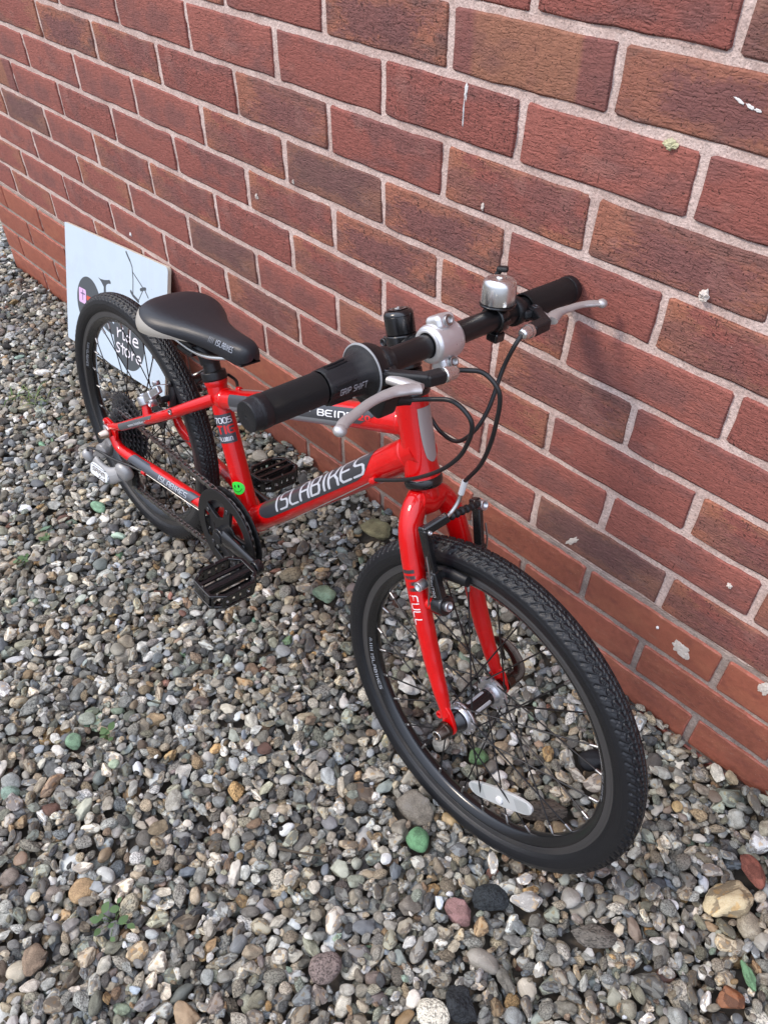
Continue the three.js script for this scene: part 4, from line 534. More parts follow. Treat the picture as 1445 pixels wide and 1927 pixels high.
  const gl = part('grip'); mesh('grip_sleeve', gripUV(turn([[0.0150, 0], [0.0164, 0.001], [0.0160, 0.085], [0.0150, 0.0865]], bz(-0.134), BD.map(v => -v), 40)), gripM, gl); mesh('grip_end', turn([[0.0150, -0.006], [0.0166, -0.005], [0.0168, 0.003], [0.0150, 0.0062], [0, 0.0064]], bz(-0.2215), BD.map(v => -v), 40), rubber, gl);
  // twist shifter
  const shf = part('twist_shifter');
  { const n = 72, rows = [[0.0158, 0.165], [0.0172, 0.163], [0.0172, 0.150], [0.0186, 0.132], [0.0200, 0.122], [0.0240, 0.1165], [0.0268, 0.1145]], pos = [], uv = [], idx = []; rows.forEach(([r, z], k) => { const c = bz(z); for (let i = 0; i <= n; i++) { const a = i / n * 6.2832; const lobes = k > 0 && k < 5 ? 0.0009 * Math.sign(Math.sin(a * 5)) * sst(0.1, 0.4, Math.abs(Math.sin(a * 5))) : 0; pos.push(c[0] + Math.cos(a) * (r + lobes), c[1] + Math.sin(a) * (r + lobes), c[2]); uv.push(i / n * 8, k); } }); for (let k = 0; k < rows.length - 1; k++) for (let i = 0; i < n; i++) { const a = k * (n + 1) + i, b = a + n + 1; idx.push(a, a + 1, b, b, a + 1, b + 1); } const g = new THREE.BufferGeometry(); g.setAttribute('position', new THREE.Float32BufferAttribute(pos, 3)); g.setAttribute('uv', new THREE.Float32BufferAttribute(uv, 2)); g.setIndex(idx); g.computeVertexNormals(); mesh('twist_grip', g, rubber, shf);
    for (let k = 0; k < 30; k++) { const a = k / 30 * 6.2832; if (Math.sin(a * 5) < 0.2) continue; mesh('grip_rib', (() => { const p0 = bz(0.160), p1 = bz(0.136), q = r => [Math.cos(a) * r, Math.sin(a) * r, 0]; const A = q(0.0182), B = q(0.0194); return sweep([[p0[0] + A[0], p0[1] + A[1], p0[2]], [p1[0] + B[0], p1[1] + B[1], p1[2]]], 0.0011, { radial: 6, seg: 2 }); })(), rubber, shf); } }
  mesh('flange_ring', turn([[0.0262, 0], [0.0278, 0.0004], [0.0280, 0.0016], [0.0272, 0.0024], [0.024, 0.0026]], bz(0.1142), BD.map(v => -v), 60), ringEdge, shf);
  mesh('shifter_body', [turn([[0.0255, 0], [0.0262, 0.003], [0.0250, 0.011], [0.0225, 0.016], [0.0150, 0.0175]], bz(0.1118), BD.map(v => -v), 44), box([0.708, 0.4255, 0.097], [0.040, 0.028, 0.026], [0, 0, -0.25], 0.005), sweep([[0.716, 0.424, 0.094], [0.728, 0.4205, 0.070]], [0.0085, 0.0055])], satinBlack, shf);
  mesh('gear_window', [box([0.690, 0.4255, 0.1045], [0.022, 0.018, 0.012], [0.2, 0.2, 0.3], 0.004)], PM(lin(0.42, 0.47, 0.46), 0.15, 0, { clearcoat: 1 }), shf);
  const gsT = canvasTex(512, 96, (c, w, h) => { letters(c, 'GRIP SHIFT', 10, 72, 34, 46, 13, 9, '#94979d', 0.25); });
  mesh('shifter_print', (() => { const g = wrap(bz(0.118), bz(0.158), 0.0202, 0.0, 1.0, [1, 0.05, 0], -16, 16, 0.0016, 0.0178); const u = g.attributes.uv; for (let i = 0; i < u.count; i++) u.setXY(i, 1 - u.getX(i), 1 - u.getY(i)); return g; })(), decalMat(gsT, 0.4), shf);
  // brake levers (right, left): clamp, body, blade, barrel adjuster
  function lever(zc, pv, body, barrel, blade, s) {
    const L = part('brake_lever');
    mesh('lever_clamp', [turn([[0.0124, -0.0062], [0.0158, -0.0058], [0.0162, 0], [0.0158, 0.0058], [0.0124, 0.0062]], bz(zc), BD, 32), bar([bz(zc)[0] + 0.012, bz(zc)[1] - 0.001, zc], pv, 0.013, 0.011, [0, 0, 1], 0.004), cyl(pv, [0, 1, 0], 0.0082, 0.013)], plastic, L);
    mesh('lever_body', [bar([pv[0] + 0.002, pv[1] + 0.001, pv[2]], body, 0.013, 0.0115, [0, 1, 0], 0.003, 0.008), bar(body, barrel, 0.0125, 0.014, [0, 1, 0], 0.003, 0.004)], plastic, L);
    const bv = V(...barrel).sub(V(...body)).normalize(); const e = V(...barrel).addScaledVector(bv, 0.001);
    mesh('barrel_adjuster', [turn([[0, 0], [0.0072, 0], [0.0078, 0.002], [0.0078, 0.0055], [0.0066, 0.006], [0.0068, 0.012], [0.0050, 0.0165], [0.0034, 0.0175], [0, 0.0175]], e.toArray(), bv.toArray(), 16)], chrome, L);
    mesh('lever_blade', [sweep(blade, [0.0070, 0.0072, 0.0060, 0.0052, 0.0050, 0.0050, 0.0056, 0.0050], { fa: 0.62, fb: 1.05, side: [0, 1, 0], radial: 20, seg: 60 }), sweep([blade[0], [pv[0] + 0.006, pv[1], pv[2]]], [0.0066, 0.0075], { fa: 0.7, side: [0, 1, 0] }), (() => { const g = new THREE.SphereGeometry(0.0062, 20, 14); g.scale(1, 0.85, 1); g.translate(...blade[blade.length - 1]); return g; })()], leverM, L);
    boltHead([pv[0], pv[1] + 0.0085, pv[2]], [0, 1, 0], 0.0046, 0.003, darkSteel, L, 'pivot_bolt');
    const lT = canvasTex(256, 64, (c) => { letters(c, 'TEKTRO', 14, 50, 26, 34, 10, 6, '#aeb2b8', 0.2); });
    return L;
  }
  lever(0.086, [0.7235, 0.455, 0.103], [0.757, 0.4605, 0.083], [0.7605, 0.4612, 0.066], [[0.764, 0.459, 0.098], [0.758, 0.4585, 0.108], [0.7535, 0.458, 0.125], [0.7545, 0.4575, 0.150], [0.7615, 0.457, 0.176], [0.7665, 0.457, 0.192], [0.7735, 0.4565, 0.203]], 1);
  lever(-0.118, [0.716, 0.4605, -0.132], [0.746, 0.464, -0.112], [0.7475, 0.4638, -0.0865], [[0.744, 0.4635, -0.126], [0.739, 0.4645, -0.138], [0.7365, 0.465, -0.152], [0.7375, 0.4655, -0.168], [0.740, 0.4665, -0.186], [0.746, 0.4675, -0.199], [0.753, 0.468, -0.209]], -1);
  // bell
  const bell = part('bell'), bp = bz(-0.086), bu = [-0.10, 0.99, -0.02];
  mesh('bell_base', [turn([[0.0124, -0.006], [0.0165, -0.006], [0.0165, 0.006], [0.0124, 0.006]], bp, BD, 30), turn([[0, 0], [0.0100, 0], [0.0196, 0.003], [0.0202, 0.0062], [0, 0.0062]], [bp[0] - 0.001, bp[1] + 0.0115, bp[2]], bu, 40), box([bp[0] + 0.004, bp[1] - 0.019, bp[2]], [0.016, 0.012, 0.016], [0, 0, 0], 0.003)], black, bell);
  mesh('bell_dome', turn([[0.0176, 0.0002], [0.0192, 0], [0.0190, 0.012], [0.0188, 0.0195], [0.0176, 0.0235], [0.0145, 0.0262], [0.0132, 0.0264], [0.0125, 0.0256], [0.0105, 0.0252], [0.0048, 0.0256], [0.0046, 0.0278], [0.003, 0.0288], [0, 0.029]], [bp[0] - 0.0015, bp[1] + 0.0185, bp[2]], bu, 56), chrome, bell);
  mesh('bell_striker', [sweep([[bp[0] - 0.018, bp[1] + 0.012, bp[2] - 0.008], [bp[0] - 0.026, bp[1] + 0.028, bp[2] - 0.016], [bp[0] - 0.021, bp[1] + 0.0445, bp[2] - 0.0205]], 0.003), box([bp[0] - 0.019, bp[1] + 0.0455, bp[2] - 0.0215], [0.013, 0.006, 0.009], [0, 0.5, 0.1], 0.0025)], plastic, bell);

  // saddle
  const sad = part('saddle');
  const SX = [0.121, 0.1235, 0.130, 0.142, 0.160, 0.182, 0.205, 0.228, 0.250, 0.275, 0.296, 0.318, 0.336, 0.349, 0.3565, 0.3605, 0.362], SW = [0.018, 0.036, 0.052, 0.0625, 0.0685, 0.0675, 0.0595, 0.0475, 0.0375, 0.0305, 0.0265, 0.0240, 0.0225, 0.0190, 0.0145, 0.0085, 0.003], SY = [0.286, 0.2925, 0.2985, 0.3025, 0.3045, 0.3040, 0.3025, 0.3010, 0.3005, 0.3010, 0.3025, 0.3045, 0.3055, 0.3045, 0.3015, 0.2965, 0.291], SD = [0.020, 0.030, 0.036, 0.039, 0.039, 0.036, 0.032, 0.027, 0.024, 0.0235, 0.025, 0.027, 0.028, 0.026, 0.021, 0.014, 0.006];
  const prof = [[0, 0.0], [0.22, -0.012], [0.42, -0.03], [0.62, -0.085], [0.8, -0.20], [0.92, -0.38], [0.985, -0.6], [1.0, -0.8], [0.975, -1.0]];
  const full = []; for (let k = prof.length - 1; k > 0; k--) full.push(V(-prof[k][0], prof[k][1], 0)); for (const q of prof) full.push(V(q[0], q[1], 0)); const section = new THREE.CatmullRomCurve3(full);
  const smoothAt = (A, t) => { const q = t * (A.length - 1), i = Math.min(A.length - 2, Math.floor(q)), f = q - i, p0 = A[Math.max(0, i - 1)], p1 = A[i], p2 = A[i + 1], p3 = A[Math.min(A.length - 1, i + 2)]; return 0.5 * (2 * p1 + (p2 - p0) * f + (2 * p0 - 5 * p1 + 4 * p2 - p3) * f * f + (3 * p1 - p0 - 3 * p2 + p3) * f * f * f); };
  // point of the saddle skin: t along (tail 0, nose 1), v across (-1 left skirt, 0 top, 1 right skirt)
  const skin = (t, v) => { const q = section.getPoint(v * 0.5 + 0.5), d = smoothAt(SD, t), tail = sst(0.3, 0, t) * -q.y; return V(smoothAt(SX, t) + tail * 0.012, smoothAt(SY, t) + q.y * d, q.x * smoothAt(SW, t)); };
  function skinGeo(n, m, tv, lift) { const pos = [], uv = [], idx = []; for (let i = 0; i <= n; i++) for (let j = 0; j <= m; j++) { const [t, v] = tv(i / n, j / m), p = skin(t, v); if (lift) { const e = 1e-3, a = skin(clamp(t + e, 0, 1), v).sub(skin(clamp(t - e, 0, 1), v)), b = skin(t, clamp(v + e, -1, 1)).sub(skin(t, clamp(v - e, -1, 1))); const nn = b.cross(a).normalize(); if (nn.y < 0 && Math.abs(v) < 0.5) nn.negate(); if (nn.z * v < 0 && Math.abs(v) >= 0.5) nn.negate(); p.addScaledVector(nn, lift); } pos.push(p.x, p.y, p.z); uv.push(i / n, j / m); } const M = m + 1; for (let i = 0; i < n; i++) for (let j = 0; j < m; j++) { const a = i * M + j, b = a + M; idx.push(a, a + 1, b, b, a + 1, b + 1); } const g = new THREE.BufferGeometry(); g.setAttribute('position', new THREE.Float32BufferAttribute(pos, 3)); g.setAttribute('uv', new THREE.Float32BufferAttribute(uv, 2)); g.setIndex(idx); g.computeVertexNormals(); return g; }
  const edge = t => 0.40 + Math.pow(clamp(t / 0.5, 0, 1), 1.4) * 0.6;
  const satin = PM(lin(0.013, 0.014, 0.018), 0.42, 0, { bumpMap: fineBump, bumpScale: 0.00015 });
  const fan = t => { const g = new THREE.BufferGeometry(), pos = [], idx = [], c = V(0, 0, 0), m = 40; for (let j = 0; j <= m; j++) { const p = skin(t, j / m * 2 - 1); c.add(p); pos.push(p.x, p.y, p.z); } c.multiplyScalar(1 / (m + 1)); pos.push(c.x + (t > 0.5 ? 0.001 : -0.0015), c.y, 0); for (let j = 0; j < m; j++) t > 0.5 ? idx.push(m + 1, j + 1, j) : idx.push(m + 1, j, j + 1); g.setAttribute('position', new THREE.Float32BufferAttribute(pos, 3)); g.setAttribute('uv', new THREE.Float32BufferAttribute(new Array((m + 2) * 2).fill(0), 2)); g.setIndex(idx); g.computeVertexNormals(); return g; };
  mesh('saddle_cover', [skinGeo(80, 48, (a, b) => [a, b * 2 - 1]), fan(1)], satin, sad);
  mesh('side_panel', [...[-1, 1].map(s => skinGeo(40, 14, (a, b) => [a * 0.5, s * lerp(edge(a * 0.5), 1, b)], 0.0005)), fan(0)], PM(lin(0.36, 0.34, 0.30), 0.5), sad, 'beige grey panel round the tail of the saddle');
  mesh('saddle_base', (() => { const o = []; for (let i = 1; i < SX.length - 3; i++) o.push([SX[i] + 0.006, SW[i] * 0.88]); for (let i = SX.length - 4; i >= 1; i--) o.push([SX[i] + 0.006, -SW[i] * 0.88]); const g = plate(o, [], 0.003, [0, 0.2765, 0], [1, 0, 0], [0, 0, 1], 0.001); return g; })(), plastic, sad);
  for (const s of [-1, 1]) mesh('saddle_rail', sweep([[0.140, 0.272, s * 0.030], [0.160, 0.258, s * 0.026], [0.190, 0.2515, s * 0.021], [0.235, 0.2515, s * 0.021], [0.275, 0.258, s * 0.019], [0.330, 0.276, s * 0.008]], 0.0035, { radial: 12 }), chrome, sad);
  { const tx = canvasTex(256, 64, c => { c.fillStyle = 'rgba(150,155,165,0.6)'; for (let k = 0; k < 4; k++) c.fillRect(6 + k * 11, 16, 3, 34); letters(c, 'ISLABIKES', 62, 48, 13, 28, 7, 4.5, '#8f959f'); });
    const n = 20, m = 4, pos = [], uv = [], idx = []; const I = (A, t) => { const q = t * (A.length - 1), i = Math.min(A.length - 2, Math.floor(q)); return lerp(A[i], A[i + 1], q - i); }; for (let i = 0; i <= n; i++) for (let j = 0; j <= m; j++) { const t = lerp(0.60, 0.80, i / n), v = lerp(0.60, 0.86, j / m); const w = I(SW, t), y = I(SY, t), d = I(SD, t); const cc = [[0.5, -0.05], [0.62, -0.085], [0.8, -0.2], [0.92, -0.38], [0.985, -0.6], [1.0, -0.78]], q = j / m * 3 + 1.2, k = Math.floor(q), px = lerp(cc[k][0], cc[k + 1]?.[0] ?? 1, q - k), py = lerp(cc[k][1], cc[k + 1]?.[1] ?? -0.8, q - k); pos.push(I(SX, t), y + py * d + 0.0012, px * w + 0.0014); uv.push(i / n, 1 - j / m); } for (let i = 0; i < n; i++) for (let j = 0; j < m; j++) { const k = i * (m + 1) + j, l = k + m + 1; idx.push(k, l, k + 1, k + 1, l, l + 1); } const g = new THREE.BufferGeometry(); g.setAttribute('position', new THREE.Float32BufferAttribute(pos, 3)); g.setAttribute('uv', new THREE.Float32BufferAttribute(uv, 2)); g.setIndex(idx); g.computeVertexNormals(); mesh('saddle_print', g, decalMat(tx, 0.4, { clearcoat: 0 }), sad); }
  const post = part('seat_post');
  mesh('post_tube', sweep([[0.268, 0.187, 0], [0.2535, 0.2225, 0], [0.247, 0.2375, 0]], 0.0135, { radial: 24 }), satinBlack, post);
  mesh('post_head', [sweep([[0.249, 0.232, 0], [0.2435, 0.246, 0], [0.231, 0.2535, 0], [0.208, 0.254, 0]], [0.0135, 0.0145, 0.0145, 0.012], { radial: 22, fa: 1.25 }), bar([0.195, 0.2425, 0], [0.236, 0.2455, 0], 0.050, 0.007, [0, 0, 1], 0.002), bar([0.192, 0.2585, 0], [0.236, 0.2605, 0], 0.050, 0.006, [0, 0, 1], 0.002)], satinBlack, post);
  boltHead([0.199, 0.236, 0], [-0.1, -1, 0], 0.005, 0.012, alloy, post);
  mesh('seat_collar', [turn([[0.0140, 0], [0.0192, 0.0005], [0.0196, 0.003], [0.0196, 0.0125], [0.0188, 0.014], [0.0140, 0.0145]], [0.2592, 0.2075, 0], [-0.374, 0.927, 0], 40), box([0.241, 0.2075, 0], [0.012, 0.013, 0.018], [0, 0, 0.38], 0.002)], satinBlack);
}
// ---------------------------------------------------------------- drivetrain, brakes, cables
{
  const Z = [0, 0, 1], crank = part('crankset');
  const ca = Math.atan2(0.018, 0.110), R = 0.111, cr = [BB[0] + R * Math.cos(ca), BB[1] + R * Math.sin(ca)], cl = [BB[0] - R * Math.cos(ca), BB[1] - R * Math.sin(ca)];
  // chain guards either side of a 32-tooth ring, all on a five-arm spider
  const gap = []; for (let k = 0; k < 5; k++) { const a = ca + 0.63 + k * 1.2566, w = 0.46, o = []; for (let i = 0; i <= 10; i++) { const t = a - w + 2 * w * i / 10; o.push([Math.cos(t) * 0.060, Math.sin(t) * 0.060]); } for (let i = 10; i >= 0; i--) { const t = a - w * 0.72 + 2 * w * 0.72 * i / 10; o.push([Math.cos(t) * 0.030, Math.sin(t) * 0.030]); } gap.push(smoothOutline(o.filter((_, i) => i % 2 === 0), 40)); }
  mesh('chain_guard', plate(circle(0, 0, 0.0792, 90), gap, 0.0034, [BB[0], BB[1], 0.0515], [1, 0, 0], [0, 1, 0], 0.0010), satinBlack, crank);
  mesh('chain_guard', plate(circle(0, 0, 0.0785, 90), [circle(0, 0, 0.046, 60)], 0.0022, [BB[0], BB[1], 0.0372], [1, 0, 0], [0, 1, 0], 0.0006), satinBlack, crank);
  { const nT = 32, r = nT * 0.0127 / 6.2832, o = []; for (let i = 0; i < nT; i++) { const a = i / nT * 6.2832, st = 6.2832 / nT; for (const [f, q] of [[0, r - 0.003], [0.22, r - 0.0028], [0.4, r + 0.003], [0.6, r + 0.003], [0.78, r - 0.0028]]) o.push([Math.cos(a + f * st) * q, Math.sin(a + f * st) * q]); } mesh('chainring', plate(o, [circle(0, 0, 0.046, 50)], 0.0024, [BB[0], BB[1], 0.0445], [1, 0, 0], [0, 1, 0], 0.0004), darkSteel, crank); }
  for (let k = 0; k < 5; k++) { const a = ca + k * 1.2566 + 1.2566 / 2 + 0.63; mesh('spider_arm', bar([BB[0], BB[1], 0.048], [BB[0] + Math.cos(a) * 0.056, BB[1] + Math.sin(a) * 0.056, 0.048], 0.006, 0.013, Z, 0.002), satinBlack, crank); boltHead([BB[0] + Math.cos(a) * 0.0525, BB[1] + Math.sin(a) * 0.0525, 0.0548], Z, 0.0042, 0.002, darkSteel, crank); }
  mesh('crank_arm', [sweep([[BB[0], BB[1], 0.058], [lerp(BB[0], cr[0], 0.4), lerp(BB[1], cr[1], 0.4), 0.062], [cr[0] - 0.012, cr[1] - 0.002, 0.068], [cr[0], cr[1], 0.069]], [0.0150, 0.0122, 0.0105, 0.0100], { fa: 0.62, side: Z, radial: 24 }), cyl([BB[0], BB[1], 0.057], Z, 0.0165, 0.020, 32, 0.002), cyl([cr[0], cr[1], 0.069], Z, 0.0118, 0.014, 28, 0.002)], black, crank);
  mesh('crank_arm', [sweep([[BB[0], BB[1], -0.050], [cl[0] + 0.012, cl[1] + 0.002, -0.062], [cl[0], cl[1], -0.063]], [0.0145, 0.0105, 0.010], { fa: 0.62, side: Z, radial: 24 }), cyl([BB[0], BB[1], -0.046], Z, 0.016, 0.018, 32, 0.002), cyl([cl[0], cl[1], -0.063], Z, 0.0118, 0.014, 28, 0.002)], black, crank);
  mesh('crank_cap', cyl([BB[0], BB[1], 0.0682], Z, 0.0108, 0.003), plastic, crank);
  // cage pedals with pins
  function pedal(c, s, tilt) {
    const p = part('pedal'); p.position.set(c[0], c[1], s * 0.083); p.rotation.z = tilt; p.scale.setScalar(0.94);
    const o = [[-0.018, 0.002], [-0.033, 0.018], [-0.034, 0.066], [-0.020, 0.086], [0.020, 0.086], [0.034, 0.066], [0.033, 0.018], [0.018, 0.002]], q = (x, z) => [x, z * s];
    const rail = (a, b, y) => bar([a[0], y, a[1] * s], [b[0], y, b[1] * s], 0.005, 0.006, [0, 1, 0], 0.0014, 0.003), gs = [];
    for (const y of [0.0115, -0.0115]) for (let i = 0; i < o.length; i++) gs.push(rail(o[i], o[(i + 1) % o.length], y));
    for (const x of [-0.009, 0.009]) for (const y of [0.0115, -0.0115]) gs.push(bar([x, y, 0.004 * s], [x, y, 0.085 * s], 0.006, 0.005, [1, 0, 0], 0.0014));
    // front and rear walls with reflector windows, inner and outer end walls
    for (const sx of [-1, 1]) { for (const z of [0.018, 0.034, 0.046, 0.060, 0.070]) gs.push(bar([sx * 0.0335, -0.0115, z * s], [sx * 0.0335, 0.0115, z * s], 0.008, 0.004, [0, 0, 1], 0.001)); for (const z of [0.004, 0.083]) gs.push(bar([sx * 0.021, -0.0115, z * s], [sx * 0.021, 0.0115, z * s], 0.009, 0.004, [1, 0, 0.4 * s], 0.001)); for (const yy of [-0.0062, 0.0062]) gs.push(bar([sx * 0.0335, yy, 0.018 * s], [sx * 0.0335, yy, 0.067 * s], 0.0045, 0.0035, [0, 1, 0], 0.001)); }
    for (const x of [-0.014, 0, 0.014]) gs.push(bar([x, -0.0115, 0.086 * s], [x, 0.0115, 0.086 * s], 0.007, 0.004, [1, 0, 0], 0.001));
    gs.push(bar([-0.02, 0, 0.0865 * s], [0.02, 0, 0.0865 * s], 0.012, 0.0035, [0, 1, 0], 0.001));
    mesh('pedal_cage', gs, black, p);
    mesh('pedal_axle', [cyl([0, 0, 0.045 * s], Z, 0.0085, 0.088), cyl([0, 0, -0.002 * s], Z, 0.0065, 0.02)], satinBlack, p);
    for (const [x, z] of [[-0.028, 0.012], [-0.0338, 0.042], [-0.026, 0.077], [0, 0.086], [0.026, 0.077], [0.0338, 0.042], [0.028, 0.012]]) mesh('pedal_pin', [cyl([x, 0.0155, z * s], [0, 1, 0], 0.0011, 0.004, 8, 0.0003)], steel, p);
    for (const sx of [-1, 1]) for (const z of [0.0265, 0.065]) boltHead([sx * 0.0362, 0, z * s], [sx, 0, 0], 0.0028, 0.003, steel, p, 'pedal_screw');
    return p;
  }
  pedal([cr[0], cr[1]], 1, -0.06); pedal([cl[0], cl[1]], -1, 0.10);
  // chain: plates and rollers along its loop
  const path = new THREE.CurvePath(), cw = 0.0647, P = [];
  const ringPts = (cx, cy, r, a0, a1, z0, z1, n) => { for (let i = 0; i <= n; i++) { const a = lerp(a0, a1, i / n); P.push(V(cx + r * Math.cos(a), cy + r * Math.sin(a), lerp(z0, z1, i / n))); } };
  ringPts(0, 0, 0.0365, 3.6, 1.62, 0.0412, 0.0412, 10); ringPts(BB[0], BB[1], cw, 1.66, -1.75, 0.0445, 0.0445, 24); ringPts(0.014, -0.102, 0.0225, -1.5, -4.3, 0.0415, 0.0415, 10); ringPts(0.012, -0.056, 0.0225, -1.1, 0.4, 0.0412, 0.0412, 6); P.push(V(0.02, -0.034, 0.0412));
  const loop = new THREE.CatmullRomCurve3(P, true, 'centripetal', 0.5); loop.arcLengthDivisions = 2000; const L = loop.getLength(), nl = Math.round(L / 0.0127 / 2) * 2, gs = [];
  const oval = w => { const o = []; for (let i = 0; i < 20; i++) { const a = i / 20 * 6.2832; const sx = Math.cos(a) > 0 ? 1 : -1; o.push([sx * 0.00635 * (Math.abs(Math.cos(a)) > 0.02 ? 1 : 0) + Math.cos(a) * w, Math.sin(a) * w * (0.82 + 0.18 * Math.abs(Math.cos(a)))]); } return o; };
  const plateG = plate(oval(0.0041), [], 0.0011, [0, 0, 0], [1, 0, 0], [0, 1, 0], 0.0002), roll = cyl([0, 0, 0], Z, 0.0037, 0.0055, 10, 0.0003);
  for (let i = 0; i < nl; i++) { const a = loop.getPointAt(i / nl), b = loop.getPointAt(((i + 1) % nl) / nl), c = a.clone().add(b).multiplyScalar(0.5), x = b.clone().sub(a).normalize(), z = V(0, 0, 1).addScaledVector(x, -x.z).normalize(), y = z.clone().cross(x), m = new THREE.Matrix4().makeBasis(x, y, z); for (const s of [-1, 1]) { const g = plateG.clone(); g.translate(0, 0, s * (i % 2 ? 0.0036 : 0.0024)); g.applyMatrix4(m); g.translate(c.x, c.y, c.z); gs.push(g); } const r = roll.clone(); r.translate(a.x, a.y, a.z); gs.push(r.toNonIndexed()); }
  const chain = mesh('chain', gs, PM(lin(0.30, 0.285, 0.27), 0.3, 1)); chain.userData.kind = 'stuff';
  // rear derailleur
  const der = part('rear_derailleur'), grey = PM(lin(0.34, 0.335, 0.33), 0.4, 0.3), greyD = PM(lin(0.24, 0.235, 0.23), 0.4, 0.3);
  mesh('upper_knuckle', [sweep([[-0.004, -0.024, 0.068], [-0.018, -0.046, 0.075]], [0.011, 0.013]), cyl([-0.016, -0.044, 0.076], [0.3, 0.2, 1], 0.0145, 0.024, 28, 0.004), sweep([[-0.018, -0.046, 0.078], [-0.040, -0.066, 0.082]], [0.009, 0.0075])], greyD, der);
  mesh('barrel_holder', [turn([[0, 0], [0.0085, 0.001], [0.0098, 0.008], [0.0115, 0.018], [0.0065, 0.026], [0, 0.028]], [-0.050, -0.084, 0.088], [-0.30, 0.55, 0.15])], grey, der);
  mesh('parallelogram', [sweep([[-0.034, -0.074, 0.088], [-0.008, -0.079, 0.091], [0.022, -0.076, 0.088], [0.042, -0.064, 0.078]], [0.0125, 0.0155, 0.0165, 0.0145], { fa: 0.55, side: [0.1, 0.25, 1], seg: 30 }), turn([[0, 0], [0.0185, 0], [0.0195, 0.004], [0.0185, 0.012], [0.013, 0.018], [0, 0.02]], [0.043, -0.060, 0.064], [0.2, -0.1, 1], 36)], grey, der);
  const xT = canvasTex(256, 128, (c, w, h) => { c.fillStyle = '#d9dcde'; c.fillRect(0, 0, w, h); c.strokeStyle = '#55585c'; c.lineWidth = 5; c.strokeRect(8, 8, w - 16, h - 16); letters(c, 'SRAM', 40, 66, 32, 34, 12, 9, '#5a5048'); letters(c, 'X-4', 130, 112, 24, 28, 8, 7, '#5a5048'); });
  { const o = smoothOutline([[-0.027, 0.011], [0.018, 0.010], [0.029, 0.002], [0.024, -0.009], [-0.006, -0.011], [-0.026, -0.008]], 40), at = [0.002, -0.077, 0.0998], ax = [0.985, 0.02, -0.12], g = plate(o, [], 0.003, at, ax, [0.08, 0.92, -0.25], 0.001), X = V(...ax).normalize(), Y = V(0.08, 0.92, -0.25); Y.addScaledVector(X, -Y.dot(X)).normalize(); const p = g.attributes.position, u = g.attributes.uv; for (let i = 0; i < p.count; i++) { const d = V(p.getX(i) - at[0], p.getY(i) - at[1], p.getZ(i) - at[2]); u.setXY(i, 0.5 + d.dot(X) / 0.058, 0.5 + d.dot(Y) / 0.024); } mesh('cover_plate', g, PM(lin(1, 1, 1), 0.35, 0, { map: xT }), der, 'pale cover plate with dark lettering'); }
  mesh('pulley_cage', [plate(smoothOutline([[-0.010, 0.014], [0.010, 0.016], [0.014, -0.02], [0.012, -0.058], [0.0, -0.064], [-0.012, -0.056], [-0.014, -0.02]]), [], 0.0018, [0.013, -0.056, 0.0495], [1, 0, 0], [0, 1, 0], 0.0004), plate(smoothOutline([[-0.010, 0.014], [0.010, 0.016], [0.012, -0.02], [0.011, -0.058], [0.0, -0.062], [-0.011, -0.056], [-0.012, -0.02]]), [], 0.0018, [0.013, -0.056, 0.0345], [1, 0, 0], [0, 1, 0], 0.0004)], darkSteel, der);
  for (const c of [[0.012, -0.056], [0.014, -0.102]]) { const o = []; for (let i = 0; i < 11; i++) { const a = i / 11 * 6.2832, st = 6.2832 / 11; for (const [f, q] of [[0, 0.0185], [0.25, 0.0188], [0.4, 0.0245], [0.6, 0.0245], [0.78, 0.0188]]) o.push([Math.cos(a + f * st) * q, Math.sin(a + f * st) * q]); } mesh('jockey_wheel', plate(o, [circle(0, 0, 0.004, 12)], 0.006, [c[0], c[1], 0.0412], [1, 0, 0], [0, 1, 0], 0.0006), plastic, der); boltHead([c[0], c[1], 0.0518], Z, 0.0042, 0.002, steel, der); }

  // linear-pull brakes; a: pivot, b: arm top (right side), out = direction the stud points
  const fb = part('front_brake');
  for (const s of [-1, 1]) {
    const pv = [0.790, 0.1625, s * 0.0385], mid = [0.772, 0.198, s * 0.0405], tp = [0.7525, 0.2515, s * 0.0455];
    const arm = mesh('brake_arm', [bar(pv, mid, 0.0115, 0.016, Z, 0.003, 0.012), bar(mid, tp, 0.0085, 0.0125, Z, 0.0025, 0.010), cyl(pv, [0.9, 0.42, 0], 0.0125, 0.017, 28, 0.002), box([0.7505, 0.2535, s * 0.0435], [0.012, 0.011, 0.012], [0, 0, 0.42], 0.003)], black, fb);
    boltHead([pv[0] + 0.0118, pv[1] + 0.0055, pv[2]], [0.9, 0.42, 0], 0.0062, 0.006, alu, fb, 'pivot_bolt');
    mesh('spring', sweep([[pv[0] - 0.012, pv[1] - 0.006, pv[2] + s * 0.009], [0.774, 0.205, s * 0.051], [0.766, 0.228, s * 0.0515]], 0.0012, { radial: 8 }), steel, fb);
    boltHead([0.7655, 0.184, s * 0.0585], [0, 0, s], 0.0062, 0.012, alu, fb, 'pad_bolt');
    mesh('brake_pad', [sweep([[0.744, 0.172, s * 0.0185], [0.762, 0.184, s * 0.0188], [0.782, 0.1935, s * 0.0188], [0.806, 0.2, s * 0.0185]].map(p => p), [0.0075, 0.0085, 0.0085, 0.0072], { fb: 0.72, side: [0.4, -0.9, 0] }), cyl([0.772, 0.190, s * 0.028], Z, 0.0055, 0.02)], plastic, fb);
  }
